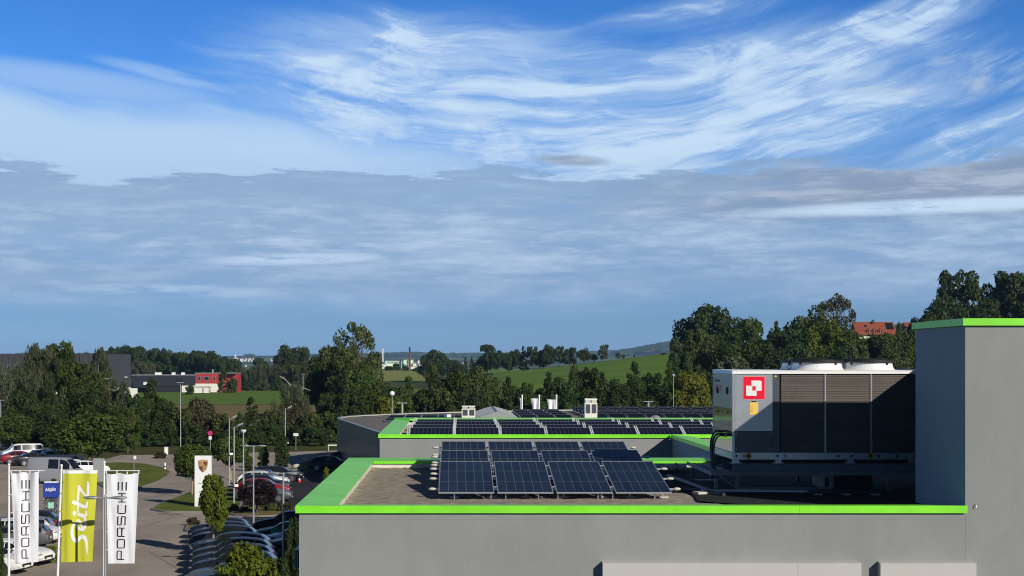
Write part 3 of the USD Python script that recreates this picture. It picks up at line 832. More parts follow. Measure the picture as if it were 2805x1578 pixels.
# arched skylight
sk_ = thing("skylight", "long arched grey skylight with metal ribs on the low roof", "skylight")
xa, xb, zr = at(1303, 0, 172)[0], at(1420, 0, 172)[0], 0.85
for k in range(5):
    y0 = 171.0 + k * 4.0
    arc = [((xa + xb) / 2 - (xb - xa) / 2 * math.cos(t), Z3 + zr * (0.35 * math.sin(t) + 0.65 * (1 - abs(math.cos(t))))) for t in np.linspace(0, math.pi, 13)]
    pg = sg.Polygon(arc)
    m = face_prism(pg, y0, 3.86)
    add("glazing", m, mat(f"milky_glazing_{k}", (0.30, 0.31, 0.30), 0.3, var=0.05), sk_)
    rib = pg.buffer(0.07).difference(pg.buffer(-0.05))
    add("rib", face_prism(rib.intersection(sg.box(-99, Z3 - 0.1, 99, 99)), y0 + 3.87, 0.12), M["lamp"], sk_)
add("ridge", box((xa + xb) / 2 - 0.06, (xa + xb) / 2 + 0.06, 171, 191, Z3 + zr + 0.0, Z3 + zr + 0.08), M["steel"], sk_)
sn = thing("roof_sensor", "small white camera-like box on the low roof before the solar slabs", "sensor", at(1226, 1146, 168.0))
add("housing", cbox((0, 0, 0.28), (0.5, 0.7, 0.3), 0.5), M["white"], sn)
add("mast", tube([(0, 0, -0.5), (0, 0, 0.14)], 0.06), M["steel"], sn)
for px, py0, D, lb in ((1102, 1105, 196, "short grey vent pipe with flat cap beside the white globe lamp"), (1776, 1101, 212, "short grey vent pipe with flat cap on the far roof edge")):
    t = thing("vent_pipe", lb, "vent pipe")
    p = at(px, py0, D)
    add("pipe", tube([(p[0], D, 2.0), (p[0], D, p[2])], 0.13), M["lamp"], t)
    add("cap", cbox((p[0], D, p[2] + 0.05), (1.3, 0.5, 0.10)), M["lamp"], t)

# ------------------------------------------------------------------ terrain
def smoothstep(a, b, x):
    t = np.clip((np.asarray(x, float) - a) / (b - a), 0, 1)
    return t * t * (3 - 2 * t)


def height(x, y):
    x, y = np.asarray(x, float), np.asarray(y, float)
    base = np.interp(x, [-400, -20, 0, 22, 60, 95, 125, 165, 210, 300, 500], [0, 0, 2.5, 6.5, 10.8, 15.2, 19.5, 25.0, 30.0, 36.0, 38.0])
    f = smoothstep(235, 640, y) * (1 - 0.85 * smoothstep(735, 1300, y))
    z = base * f
    # low swell with the factory
    z = z + 7.0 * np.exp(-((x + 60) / 150.0) ** 2) * smoothstep(850, 1250, y) * (1 - smoothstep(1700, 2600, y))
    # far valley side and ridge
    az = x / np.maximum(y, 1.0)
    P = np.stack([az * 9, y / 3000, 0 * az], -1)
    bump = meshkit.fbm(P, 4, 11)
    rid = 52 + 26 * (bump - 0.5) + 62 * np.exp(-((az - 0.150) / 0.032) ** 2) + 8 * np.exp(-((az + 0.03) / 0.02) ** 2)
    z = z + rid * smoothstep(4300, 8600, y) + (y > 3000) * 0.0
    z = z - 60 * smoothstep(9200, 14000, np.hypot(x, y))
    return z


radii = np.concatenate([[0.5, 30], np.linspace(60, 230, 8), np.linspace(245, 800, 80), np.geomspace(815, 16000, 150)])
angs = np.radians(np.concatenate([np.linspace(-180, -30, 26)[:-1], np.linspace(-30, 30, 361), np.linspace(30, 180, 26)[1:]]))
RR, AA = np.meshgrid(radii, angs, indexing="ij")
TX, TY = RR * np.sin(AA), RR * np.cos(AA)
TZ_ = height(TX, TY)
idx = np.arange(TX.size).reshape(TX.shape)
tq = np.stack([idx[:-1, :-1], idx[:-1, 1:], idx[1:, 1:], idx[1:, :-1]], -1).reshape(-1, 4)[:, ::-1]


def terrain_material():
    g = Graph()
    p = g.node("geometry", "position")
    g.nodes["sep"] = ("separate_xyz", {})
    g.links.append((p[1:], "sep.vector"))
    x, y, z = "@sep.x", "@sep.y", "@sep.z"
    n1 = g.noise(p, 0.02, 5, 0.6)
    n2 = g.noise(p, 0.25, 5, 0.65)
    n3 = g.noise(p, 0.0022, 4, 0.6)
    near = g.mixc(g.ss(n2, 0.35, 0.65), (0.030, 0.050, 0.012), (0.075, 0.095, 0.022))
    near = g.mixc(g.ss(n1, 0.42, 0.62, 0.0, 0.55), near, (0.085, 0.068, 0.030))
    mead = g.mixc(g.ss(n1, 0.35, 0.62), (0.090, 0.175, 0.018), (0.135, 0.225, 0.028))
    # faint mown lines on the slope
    mead = g.mixc(g.ss(g.noise(g.node("mapping", "vector", mapping_type="point", vector=p, scale=(0.012, 0.11, 0.3), rotation=(0, 0, 0.2)), 1.0, 4, 0.6), 0.56, 0.66, 0.0, 0.5), mead, (0.045, 0.062, 0.018))
    hill = g.mul(g.ss(x, -5, 10), g.ss(y, 380, 430))
    col = g.mixc(hill, near, mead)
    # far country: fields and woods
    field = g.mixc(g.ss(g.noise(g.node("mapping", "vector", mapping_type="point", vector=p, scale=(0.0030, 0.0009, 0.0)), 1.0, 3, 0.5), 0.44, 0.56), (0.030, 0.052, 0.022), (0.11, 0.16, 0.045))
    wood = g.ss(g.add(g.mul(z, 0.030), g.mul(n3, 0.9)), 1.55, 1.75)
    far = g.mixc(wood, field, (0.018, 0.032, 0.016))
    col = g.mixc(g.ss(y, 1500, 2400), col, far)
    b = g.node("bump", "normal", height=n2, strength=0.4, distance=0.3)
    return g.build("/World/Looks/terrain_green", surface=g.node("principled_bsdf", "BSDF", base_color=col, roughness=0.95, specular_ior_level=0.1, normal=b))


add("terrain", (np.stack([TX, TY, TZ_], -1).reshape(-1, 3), tq), terrain_material(), smooth=True, kind="structure")

# ------------------------------------------------------------------ paved ground
def asphalt(name, light, dark, sc=1.2):
    g = Graph()
    p = g.node("geometry", "position")
    n1 = g.noise(p, 0.10, 5, 0.6)
    n2 = g.noise(p, 14.0, 4, 0.7)
    n3 = g.noise(g.node("mapping", "vector", mapping_type="point", vector=p, scale=(0.9, 0.12, 1.0), rotation=(0, 0, 0.35)), 0.5, 5, 0.6)
    col = g.mixc(g.ss(g.add(g.mul(n1, 0.6), g.mul(n3, 0.4)), 0.36, 0.64), dark, light)
    col = g.mixc(g.ss(n2, 0.3, 0.7, 0.0, 0.25), col, tuple(c * 0.6 for c in dark))
    # tar seams
    vd = g.node("voronoi_texture", "distance", vector=p, scale=0.075, feature="distance_to_edge", randomness=1.0)
    col = g.mixc(g.ss(vd, 0.010, 0.0, 0.0, 0.55), col, tuple(c * 0.4 for c in dark))
    b = g.node("bump", "normal", height=n2, strength=0.3, distance=0.01)
    return g.build(f"/World/Looks/{name}", surface=g.node("principled_bsdf", "BSDF", base_color=col, roughness=0.88, specular_ior_level=0.25, normal=b))


def gp(*pts, z=0.0):
    return [tuple(ground_at(px, py, z)[:2]) for px, py in pts]


M["asphalt"] = asphalt("worn_asphalt", (0.40, 0.345, 0.29), (0.29, 0.25, 0.21))
M["lot"] = asphalt("shaded_asphalt", (0.030, 0.032, 0.036), (0.020, 0.022, 0.026))  # tone lowered to put the building shade into the colour of the lot
M["kerb"] = mat("kerb_stone", (0.20, 0.185, 0.165), 0.9, var=0.12, vscale=2)


def grass_material(name, a, b, c):
    g = Graph()
    p = g.node("geometry", "position")
    n = g.noise(p, 0.35, 5, 0.6)
    n2 = g.noise(p, 6.0, 4, 0.7)
    col = g.mixc(g.ss(n, 0.35, 0.62), a, b)
    col = g.mixc(g.ss(n2, 0.4, 0.7, 0.0, 0.5), col, c)
    bm = g.node("bump", "normal", height=n2, strength=0.8, distance=0.05)
    return g.build(f"/World/Looks/{name}", surface=g.node("principled_bsdf", "BSDF", base_color=col, roughness=0.95, specular_ior_level=0.1, normal=bm))


M["lawn"] = grass_material("lawn", (0.085, 0.125, 0.018), (0.145, 0.165, 0.032), (0.070, 0.085, 0.018))
M["meadow"] = grass_material("meadow", (0.085, 0.160, 0.018), (0.120, 0.195, 0.026), (0.075, 0.125, 0.016))
M["dryfield"] = grass_material("dry_field", (0.150, 0.120, 0.045), (0.200, 0.160, 0.060), (0.105, 0.085, 0.034))
M["hay"] = grass_material("mown_field", (0.190, 0.220, 0.050), (0.235, 0.260, 0.064), (0.165, 0.185, 0.040))

road = [(-110, 40), (-3.9, 40), (-3.9, 138), (-8, 160), (-14.2, 176), (-14.0, 184), (-9, 195), (60, 222), (60, 238), (-9, 206), *gp((800, 1238), (720, 1240), (620, 1239), (455, 1246), (330, 1247), (290, 1258), (150, 1262)), (-62, 185), (-75, 150), (-110, 120)]
add("road", sheet(road, 0.012), M["asphalt"], kind="structure")
add("parking_lot", sheet([(-13.2, 66), (-3.95, 66), (-3.95, 137), (-8, 160), (-11.2, 170), (-20.6, 164), (-19.0, 150), (-17.6, 125.5), (-15.6, 117), (-15.8, 104)], 0.018), M["lot"], kind="structure")


def island(pts, name, label, m="lawn", r=1.6):
    pg = sg.Polygon(pts)
    r = min(r, 0.30 * math.sqrt(pg.area))
    rd = pg.buffer(-r).buffer(r)
    pg = rd if rd.area > 0.8 * pg.area else pg.buffer(-0.3).buffer(0.3)
    pg = pg.geoms[0] if hasattr(pg, 'geoms') else pg
    t = thing(name, label, "traffic island")
    add("kerb", prism(pg.difference(pg.buffer(-0.16)), -0.05, 0.13), M["kerb"], t)
    gx_, gy_ = None, None
    add("lawn", prism(pg.buffer(-0.163), -0.05, 0.12), M[m], t)


island(gp((413, 1398), (430, 1385), (525, 1348), (612, 1319), (640, 1340), (665, 1375), (660, 1400), (560, 1405), (450, 1405)), "grass_island", "kerbed grass island under the white pylon sign")
island(gp((285, 1266), (400, 1273), (452, 1285), (470, 1296), (440, 1319), (380, 1340), (290, 1340), (232, 1305)), "grass_island", "grass traffic island behind the flags, with a striped post at its tip")
island(gp((792, 1290), (806, 1276), (852, 1263), (925, 1256), (930, 1262), (846, 1287)), "grass_island", "narrow grass verge behind the dark car park")
island(gp((628, 1412), (645, 1392), (760, 1384), (812, 1392), (806, 1412), (700, 1418)), "planting_bed", "brown planting bed under the dark red tree", "dryfield")
island(gp((505, 1455), (512, 1440), (545, 1436), (556, 1449), (520, 1462)), "planting_bed", "small planting bed at the far end of the row of dark cars", "dryfield", 0.3)
island(gp((90, 1535), (120, 1500), (160, 1500), (158, 1530), (120, 1545)), "planting_bed", "planting bed between white cars and flagpoles", "dryfield", 0.3)

# fields beyond the hedge, draped a little above the terrain
def field(name, pts, m, lift=0.12):
    pg = sg.Polygon(pts)
    x0, y0, x1, y1 = pg.bounds
    v, f = trimesh.creation.triangulate_polygon(pg.segmentize(25.0), engine="earcut")
    tm = trimesh.Trimesh(np.column_stack([v, np.zeros(len(v))]), f, process=False).subdivide().subdivide()
    tm.vertices[:, 2] = height(tm.vertices[:, 0], tm.vertices[:, 1]) + lift
    if tm.face_normals[:, 2].mean() < 0:
        tm.invert()
    add(name, tm, M[m], smooth=True, kind="structure")


field("meadow", [(-110, 425), (-20, 425), (-10, 640), (-130, 640)], "meadow")
field("dry_field", [(-110, 300), (-8, 300), (-14, 422), (-108, 422)], "dryfield")
field("mown_field", [(-52, 940), (-16, 900), (-14, 1120), (-30, 1230), (-58, 1180)], "hay")
field("pasture", [(-75, 1190), (10, 1130), (20, 1420), (-70, 1460)], "meadow", 0.18)

# ------------------------------------------------------------------ flags
def glyph_strokes():
    """Wide square-cornered capitals, drawn as strokes in a 1.15 x 0.72 box."""
    W, H = 1.15, 0.72
    r = 0.14
    def rr(pts):
        return sg.LineString(pts).buffer(r).buffer(-r).exterior if False else sg.LineString(pts)
    def rounded_path(pts, closed=False, rad=0.16):
        pts = [np.array(p, float) for p in pts]
        out = []
        n = len(pts)
        for i in range(n):
            p = pts[i]
            if not closed and i in (0, n - 1):
                out.append(p)
                continue
            a, b = pts[i - 1], pts[(i + 1) % n]
            da, db = (a - p) / np.linalg.norm(a - p), (b - p) / np.linalg.norm(b - p)
            for t in np.linspace(0, 1, 6):
                q0, q1 = p + da * rad, p + db * rad
                out.append((1 - t) ** 2 * q0 + 2 * t * (1 - t) * p + t * t * q1)
        if closed:
            out.append(out[0])
        return sg.LineString(out)
    G_ = {}
    G_["P"] = [rounded_path([(0, 0), (0, H), (W, H), (W, H * 0.40), (0, H * 0.40)])]
    G_["P"][0] = sg.LineString(list(G_["P"][0].coords))
    G_["O"] = [rounded_path([(0, 0), (0, H), (W, H), (W, 0)], True)]
    G_["R"] = [rounded_path([(0, 0), (0, H), (W, H), (W, H * 0.42), (0, H * 0.42)]), rounded_path([(W * 0.62, H * 0.42), (W, H * 0.30), (W, 0)])]
    G_["S"] = [rounded_path([(W, H * 0.86), (W * 0.97, H), (0, H), (0, H * 0.53), (W, H * 0.47), (W, 0), (0, 0), (0.0, H * 0.14)], rad=0.10)]
    G_["C"] = [rounded_path([(W, H), (0, H), (0, 0), (W, 0)])]
    G_["H"] = [sg.LineString([(0, 0), (0, H)]), sg.LineString([(W, 0), (W, H)]), sg.LineString([(0, H / 2), (W, H / 2)])]
    G_["E"] = [sg.LineString([(W, H), (0, H)]), sg.LineString([(0, 0), (W, 0)]), sg.LineString([(0, H / 2), (W, H / 2)]), ]
    return G_


def letters_word(word, thick=0.125, space=0.42):
    G_ = glyph_strokes()
    x, parts = 0.0, []
    for c in word:
        for s_ in G_[c]:
            parts.append(shapely.affinity.translate(s_.buffer(thick / 2, cap_style=2, join_style=1), x, 0))
        x += 1.15 + space
    return parts, x - space


def script_word():
    """The slanted brush lettering of the middle flag."""
    def stroke(pts, w):
        from scipy.interpolate import CubicSpline
        p = np.array(pts, float)
        t = np.linspace(0, 1, len(p))
        q = np.linspace(0, 1, 40)
        c = CubicSpline(t, p)(q)
        ww = np.interp(q, np.linspace(0, 1, len(w)), w)
        return shapely.union_all([sg.LineString([c[i], c[i + 1]]).buffer(ww[i] / 2) for i in range(39)])
    S = stroke([(0.10, -0.10), (0.55, -0.02), (0.95, 0.12), (1.05, 0.45), (0.85, 0.75), (1.05, 1.05), (1.5, 1.12), (1.72, 0.98)], [0.05, 0.16, 0.22, 0.22, 0.22, 0.22, 0.2, 0.10])
    e = stroke([(1.45, 0.40), (1.85, 0.55), (1.95, 0.75), (1.72, 0.85), (1.50, 0.62), (1.50, 0.30), (1.75, 0.16), (2.15, 0.30)], [0.12, 0.14, 0.14, 0.14, 0.18, 0.2, 0.18, 0.12])
    i_ = stroke([(2.28, 0.72), (2.22, 0.45), (2.22, 0.22), (2.45, 0.18)], [0.2, 0.2, 0.2, 0.12])
    dot = sg.Point(2.36, 1.02).buffer(0.12)
    t_ = stroke([(2.95, 1.12), (2.78, 0.62), (2.70, 0.25), (2.92, 0.16)], [0.2, 0.2, 0.2, 0.14])
    tb = stroke([(2.45, 0.78), (2.75, 0.80), (3.10, 0.84), (3.25, 0.86)], [0.12, 0.14, 0.14, 0.1])
    z_ = stroke([(3.15, 0.78), (3.35, 0.83), (3.75, 0.80), (3.70, 0.74), (3.35, 0.35), (3.20, 0.14), (3.28, 0.12), (3.75, 0.14), (4.05, 0.20)], [0.12, 0.16, 0.2, 0.16, 0.16, 0.16, 0.16, 0.18, 0.08])
    return [S, e, i_, dot, t_.union(tb), z_]


def flag(D, quad, label, cloth, word, ink, hem=None, seed=0, wave=0.05, text_box=None):
    """Hanging banner through the four picture corners (top left, top right, bottom right, bottom left) at distance D."""
    q = np.array([at(px, py, D) for px, py in quad])

    def surf(s, t):
        """s across 0..1, t down 0..1 -> point"""
        top = q[0] + (q[1] - q[0]) * s[..., None]
        bot = q[3] + (q[2] - q[3]) * s[..., None]
        p = top + (bot - top) * t[..., None]
        P_ = np.stack([s * 2.6 + seed * 7 + t * 0.5, t * 1.3 + seed, 0 * s + seed * 3.1], -1)
        P2 = np.stack([s * 6 + seed * 5 - t * 1.6, t * 2.2 + seed, 0 * s], -1)
        d = (meshkit.noise(P_, seed) - 0.5) * 2.6 * wave + (meshkit.noise(P2, seed + 3) - 0.5) * 0.9 * wave
        d = d + wave * 0.9 * np.sin(s * 11 + 2.2 * t + seed) * (1 - t) ** 1.5
        d = d * (0.35 + 0.65 * np.minimum(1, s * 6)) 
        p[..., 1] += d
        # scallops between the eyelets along the top edge
        p[..., 2] -= 0.06 * np.abs(np.sin(s * np.pi * 2 + (0.5 if seed != 2 else 0))) * np.clip(1 - t * 12, 0, 1) * (0.25 if hem else 1.0)
        return p
    s_, t_ = np.meshgrid(np.linspace(0, 1, 46), np.linspace(0, 1, 110), indexing="ij")
    V_ = surf(s_, t_)
    idx_ = np.arange(s_.size).reshape(s_.shape)
    qd = np.stack([idx_[:-1, :-1], idx_[:-1, 1:], idx_[1:, 1:], idx_[1:, :-1]], -1).reshape(-1, 4)
    t = thing("banner_flag", label, "flag")
    front = trimesh.Trimesh(*meshkit.arrays((V_.reshape(-1, 3), qd))[:2], process=False)
    if front.face_normals[:, 1].mean() > 0:
        front.invert()
    back = front.copy()
    back.vertices = back.vertices + [0, 0.006, 0]
    back.invert()
    add("cloth", join(front, back), cloth, t, smooth=50)
    Wf, Hf = np.linalg.norm(q[1] - q[0]), np.linalg.norm(q[3] - q[0])
    x0, x1, y0, y1 = text_box                         # s range and t range of the lettering (t from the bottom letter to the top one)
    polys, L, Hh = word

    def mapped(poly):
        g_ = trimesh.creation.triangulate_polygon(poly.segmentize(0.12), engine="earcut")
        m = trimesh.Trimesh(np.column_stack([g_[0], np.zeros(len(g_[0]))]), g_[1], process=False)
        v2, f2 = trimesh.remesh.subdivide_to_size(m.vertices, m.faces, 0.14)
        a, b = v2[:, 0] / L, v2[:, 1] / Hh              # along the word, letter height
        tt = y0 + (y1 - y0) * a
        ss = x1 + (x0 - x1) * b
        lean = (0.5 - tt) * 0.05
        p = surf(np.clip(ss + lean, 0, 1), np.clip(tt, 0, 1))
        p[:, 1] -= 0.012
        m = trimesh.Trimesh(p, f2, process=False)
        if m.face_normals[:, 1].mean() > 0:
            m.invert()
        return m
    for poly in polys:
        ps = list(poly.geoms) if hasattr(poly, "geoms") else [poly]
        add("letter", join([mapped(k) for k in ps]), ink, t)
    if hem:
        ss, tt = np.meshgrid(np.linspace(0, 1, 30), np.linspace(0, 0.036, 4), indexing="ij")
        v3 = surf(ss, tt)
        v3[..., 1] -= 0.014
        i3 = np.arange(ss.size).reshape(ss.shape)
        q3 = np.stack([i3[:-1, :-1], i3[:-1, 1:], i3[1:, 1:], i3[1:, :-1]], -1).reshape(-1, 4)
        m = trimesh.Trimesh(*meshkit.arrays((v3.reshape(-1, 3), q3))[:2], process=False)
        if m.face_normals[:, 1].mean() > 0:
            m.invert()
        add("hem", m, hem, t)
    else:
        for k in (0.0, 0.33, 0.66, 1.0):
            p = surf(np.array([k]), np.array([0.0]))[0]
            add("loop", cbox((p[0], p[1], p[2] + 0.05), (0.05, 0.02, 0.14)), cloth, t)
    for k in (0.25, 0.45, 0.65, 0.85):
        p = surf(np.array([0.0]), np.array([k]))[0]
        add("tie", tube([p, p + (-0.09, -0.01, 0.02)], 0.018, 6), cloth, t)


def cloth_mat(name, color):
    g = Graph()
    p = g.node("texture_coordinate", "object")
    w = g.node("bump", "normal", height=g.noise(p, 90.0, 2, 0.5), strength=0.15, distance=0.004)
    d = g.node("principled_bsdf", "BSDF", base_color=color, roughness=0.75, specular_ior_level=0.2, normal=w)
    tr_ = g.node("translucent_bsdf", "BSDF", color=tuple(c * 0.9 for c in color))
    return g.build(f"/World/Looks/{name}", surface=g.node("mix_closure", "closure", fac=0.22, closure1=d, closure2=tr_))


M["clothwhite"] = cloth_mat("white_cloth", (0.87, 0.88, 0.92))
M["clothyellow"] = cloth_mat("lime_cloth", (0.66, 0.67, 0.060))
M["ink"] = mat("black_ink", (0.035, 0.035, 0.05), 0.7)
M["inkwhite"] = mat("white_print", (0.80, 0.80, 0.78), 0.7)
DF = 67.0
WORD = letters_word("PORSCHE")
WORD = (WORD[0], WORD[1], 0.72)
SCR = (script_word(), 4.1, 1.25)
flag(DF, [(31, 1294), (107, 1292), (102.6, 1540), (40, 1541)], "white hanging banner with black upright lettering, beside the left-hand bush", M["clothwhite"], WORD, M["ink"], seed=1, wave=0.095, text_box=(0.36, 0.62, 0.955, 0.09))
flag(DF, [(172.6, 1288), (266, 1288), (254, 1538), (167.6, 1540)], "lime yellow hanging banner with white slanted brush lettering and white top hem", M["clothyellow"], SCR, M["inkwhite"], hem=M["inkwhite"], seed=2, wave=0.055, text_box=(0.28, 0.80, 0.94, 0.12))
flag(DF, [(291.5, 1295), (379, 1296), (368.5, 1543.5), (296, 1544)], "white hanging banner with black upright lettering, behind the twin-armed lamp", M["clothwhite"], WORD, M["ink"], seed=4, wave=0.050, text_box=(0.36, 0.62, 0.955, 0.10))
for (px, py, pxb, pa_, lb) in ((24.5, 1275, 24.5, 122, "white flagpole nearest the bush, carrying a white banner"), (168.5, 1277, 158.0, 267, "slightly leaning white flagpole carrying the lime yellow banner"),
                              (285.7, 1268, 284.5, 383.5, "white flagpole carrying the white banner behind the twin-armed lamp")):
    t = thing("flagpole", lb, "flagpole")
    p = at(px, py, DF + 0.06)
    pb_ = at(pxb, 1578, DF + 0.06)
    sl = (pb_ - p) / (p[2] - pb_[2])
    foot = p + sl * p[2]
    add("pole", tube([foot, p + sl * 2.5, p], [0.060, 0.050, 0.042], 12), M["white"], t, smooth=50)
    add("cap", trimesh.creation.icosphere(2, 0.06).apply_translation(p + (0, 0, 0.03)), M["white"], t, smooth=True)
    ya = at(pa_, 1289.5, DF + 0.06)
    add("arm", tube([(p[0], ya[1], ya[2]), ya], 0.022, 8), M["lampwhite"], t, smooth=50)
    add("base_plate", cbox((foot[0], foot[1], 0.06), (0.4, 0.4, 0.12)), M["concrete"], t)
# three flags seen over the low roof, further away
for k, (px, ptop, fx0, fx1, ft, fb, lb) in enumerate(((1430, 1084, 1424, 1428, 1091, 1122, "edge-on white flag, first of three behind the low roof"),
                                            (1477, 1084, 1455, 1475.5, 1092, 1122, "grey-white flag, middle of three behind the low roof"), (1524, 1084, 1499, 1522, 1095, 1122, "grey-white flag, last of three behind the low roof"))):
    D = 232.0
    t = thing("flagpole", f"distant white flagpole behind the low roof, {ORD[k]} of three", "flagpole")
    p = at(px, ptop, D)
    add("pole", tube([(p[0], D, 0), (p[0], D, p[2])], 0.13, 8), M["white"], t, smooth=50)
    add("cap", trimesh.creation.icosphere(1, 0.16).apply_translation(p), M["white"], t, smooth=True)
    f_ = thing("banner_flag", lb, "flag")
    n = 12
    s_, t_ = np.meshgrid(np.linspace(0, 1, n), np.linspace(0, 1, 20), indexing="ij")
    a_, b_, c_, d_ = at(fx0, ft - 1, D), at(fx1, ft, D), at(fx1 - 0.5, fb + 24, D), at(fx0 + 6 * (k > 0), fb + 24, D)
    v_ = (a_ + (b_ - a_) * s_[..., None]) * (1 - t_[..., None]) + (d_ + (c_ - d_) * s_[..., None]) * t_[..., None]
    v_[..., 1] += 0.25 * np.sin(s_ * 9 + t_ * 3 + k) * t_ ** 0.5
    i_ = np.arange(s_.size).reshape(s_.shape)
    qd = np.stack([i_[:-1, :-1], i_[1:, :-1], i_[1:, 1:], i_[:-1, 1:]], -1).reshape(-1, 4)
    add("cloth", (v_.reshape(-1, 3), qd), M["clothwhite"], f_, smooth=True)
    for kk in (0.1, 0.9):
        q_ = b_ + (c_ - b_) * kk
        add("ring", tube([q_, (p[0], D, q_[2])], 0.05, 5), M["white"], f_)

# ------------------------------------------------------------------ pylon with the crest
Dp = 121.5
p0, p1 = at(533.5, 1394, Dp), at(579.8, 1248.5, Dp)
pw, ph, pxm = p1[0] - p0[0], p1[2], (p0[0] + p1[0]) / 2
py_ = thing("sign_pylon", "white sign pylon with a gold and maroon crest on the grass island", "sign", (pxm, Dp, 0.1))
add("body", box(-pw / 2, pw / 2, 0, 0.35, 0, ph - 0.1), M["white"], py_)
add("edge_trim", join(box(-pw / 2 - 0.012, -pw / 2 - 0.001, -0.004, 0.355, 0, ph - 0.1), box(pw / 2 + 0.001, pw / 2 + 0.012, -0.004, 0.355, 0, ph - 0.1)), M["lamp"], py_)
csx = lambda px: (px - 556.65) / F * Dp
csz = lambda py: EYE - 0.1 - (py - CY) / F * Dp
# crest outline from the picture: top edge gently arched, sides tapering to a point
cw_, ct, cb = csx(569.6) - csx(543.2), csz(1259.5), csz(1293.8)
cxm = csx(556.2)
chh = ct - cb
def crest(sc=1.0):
    pts = [(-0.50, 0.93), (-0.25, 0.985), (0, 1.0), (0.25, 0.985), (0.50, 0.93), (0.475, 0.60), (0.43, 0.42), (0.34, 0.24), (0.18, 0.09), (0, 0.0), (-0.18, 0.09), (-0.34, 0.24), (-0.43, 0.42), (-0.475, 0.60)]
    return sg.Polygon([(cxm + sc * a * cw_, cb + chh * (0.52 + sc * (b - 0.52))) for a, b in pts])
M["gold"] = mat("crest_gold", (0.66, 0.43, 0.16), 0.4, 0.25, var=0.15, vscale=4)
M["maroon"] = mat("crest_maroon", (0.20, 0.012, 0.03), 0.5)
cr = add("crest", face_prism(crest(), -0.03, 0.028), M["maroon"], py_)
inner = crest(0.94)
add("field", face_prism(inner, -0.034, 0.004), M["gold"], cr)
mid = cb + chh * 0.52
TLq = sg.box(cxm - cw_, mid, cxm, ct + 1)
TRq = sg.box(cxm, mid, cxm + cw_, ct + 1)
BLq = sg.box(cxm - cw_, cb - 1, cxm, mid)
BRq = sg.box(cxm, cb - 1, cxm + cw_, mid)
hd = sg.box(cxm - cw_, cb + chh * 0.86, cxm + cw_, ct + 1)
for qd in (TRq, BLq):
    area = inner.intersection(qd).difference(hd).buffer(-0.012)
    if not area.is_empty:
        zmin, zmax = area.bounds[1], area.bounds[3]
        n = 5
        for k in range(n):
            st_ = area.intersection(sg.box(cxm - 9, zmin + (zmax - zmin) * k / n, cxm + 9, zmin + (zmax - zmin) * (k + 0.92) / n))
            if st_.area > 1e-4:
                st_ = st_.geoms[0] if hasattr(st_, "geoms") else st_
                add("stripe", face_prism(st_, -0.038, 0.004), M["maroon"] if k % 2 == 0 else M["ink"], cr)
for qd, sgn_ in ((TLq, 1), (BRq, -1)):
    for k in range(3):
        zc = mid + sgn_ * chh * (0.10 + 0.085 * k) - (chh * 0.02 if sgn_ < 0 else 0)
        xa_, xb_ = (cxm - cw_ * 0.40, cxm - cw_ * 0.08) if sgn_ > 0 else (cxm + cw_ * 0.08, cxm + cw_ * (0.40 - 0.07 * k))
        ln = sg.LineString([(xa_, zc), ((xa_ + xb_) / 2, zc + 0.035), (xb_, zc + 0.01)]).buffer(0.012)
        for j in range(3):
            xx = xa_ + (xb_ - xa_) * (0.2 + 0.3 * j)
            ln = ln.union(sg.LineString([(xx, zc + 0.01), (xx - 0.02, zc + 0.06)]).buffer(0.009))
        ln = ln.intersection(inner.buffer(-0.01))
        if ln.area > 1e-4:
            ln = ln.geoms[0] if hasattr(ln, "geoms") else ln
            add("antler", face_prism(ln, -0.038, 0.004), M["ink"], cr)
sh = shapely.affinity.translate(shapely.affinity.scale(crest(), 0.34, 0.34, origin=(cxm, mid)), 0, 0.0)
add("inner_shield", face_prism(sh, -0.044, 0.006), M["gold"], cr)
hor = sg.LineString([(cxm - 0.03, mid - 0.11), (cxm - 0.015, mid - 0.02), (cxm + 0.035, mid + 0.06), (cxm + 0.01, mid + 0.11)]).buffer(0.026).union(sg.LineString([(cxm + 0.0, mid + 0.02), (cxm + 0.06, mid + 0.0)]).buffer(0.014)).union(sg.LineString([(cxm - 0.01, mid - 0.03), (cxm + 0.05, mid - 0.10)]).buffer(0.016))
add("horse", face_prism(hor, -0.050, 0.006), M["ink"], cr)
add("print", join([box(csx(543) + 0.075 * k, csx(543) + 0.075 * k + 0.055, -0.006, 0, csz(1325.2), csz(1323.4) + 0.012 * (k % 3 == 0)) for k in range(8)]), M["ink"], py_)
pf_ = sg.box(csx(553.5), csz(1336.5), csx(562), csz(1328.5)).difference(sg.box(csx(555), csz(1336.5), csx(563), csz(1330)))
add("pictogram", face_prism(pf_, -0.006, 0.006), M["lamp"], py_)

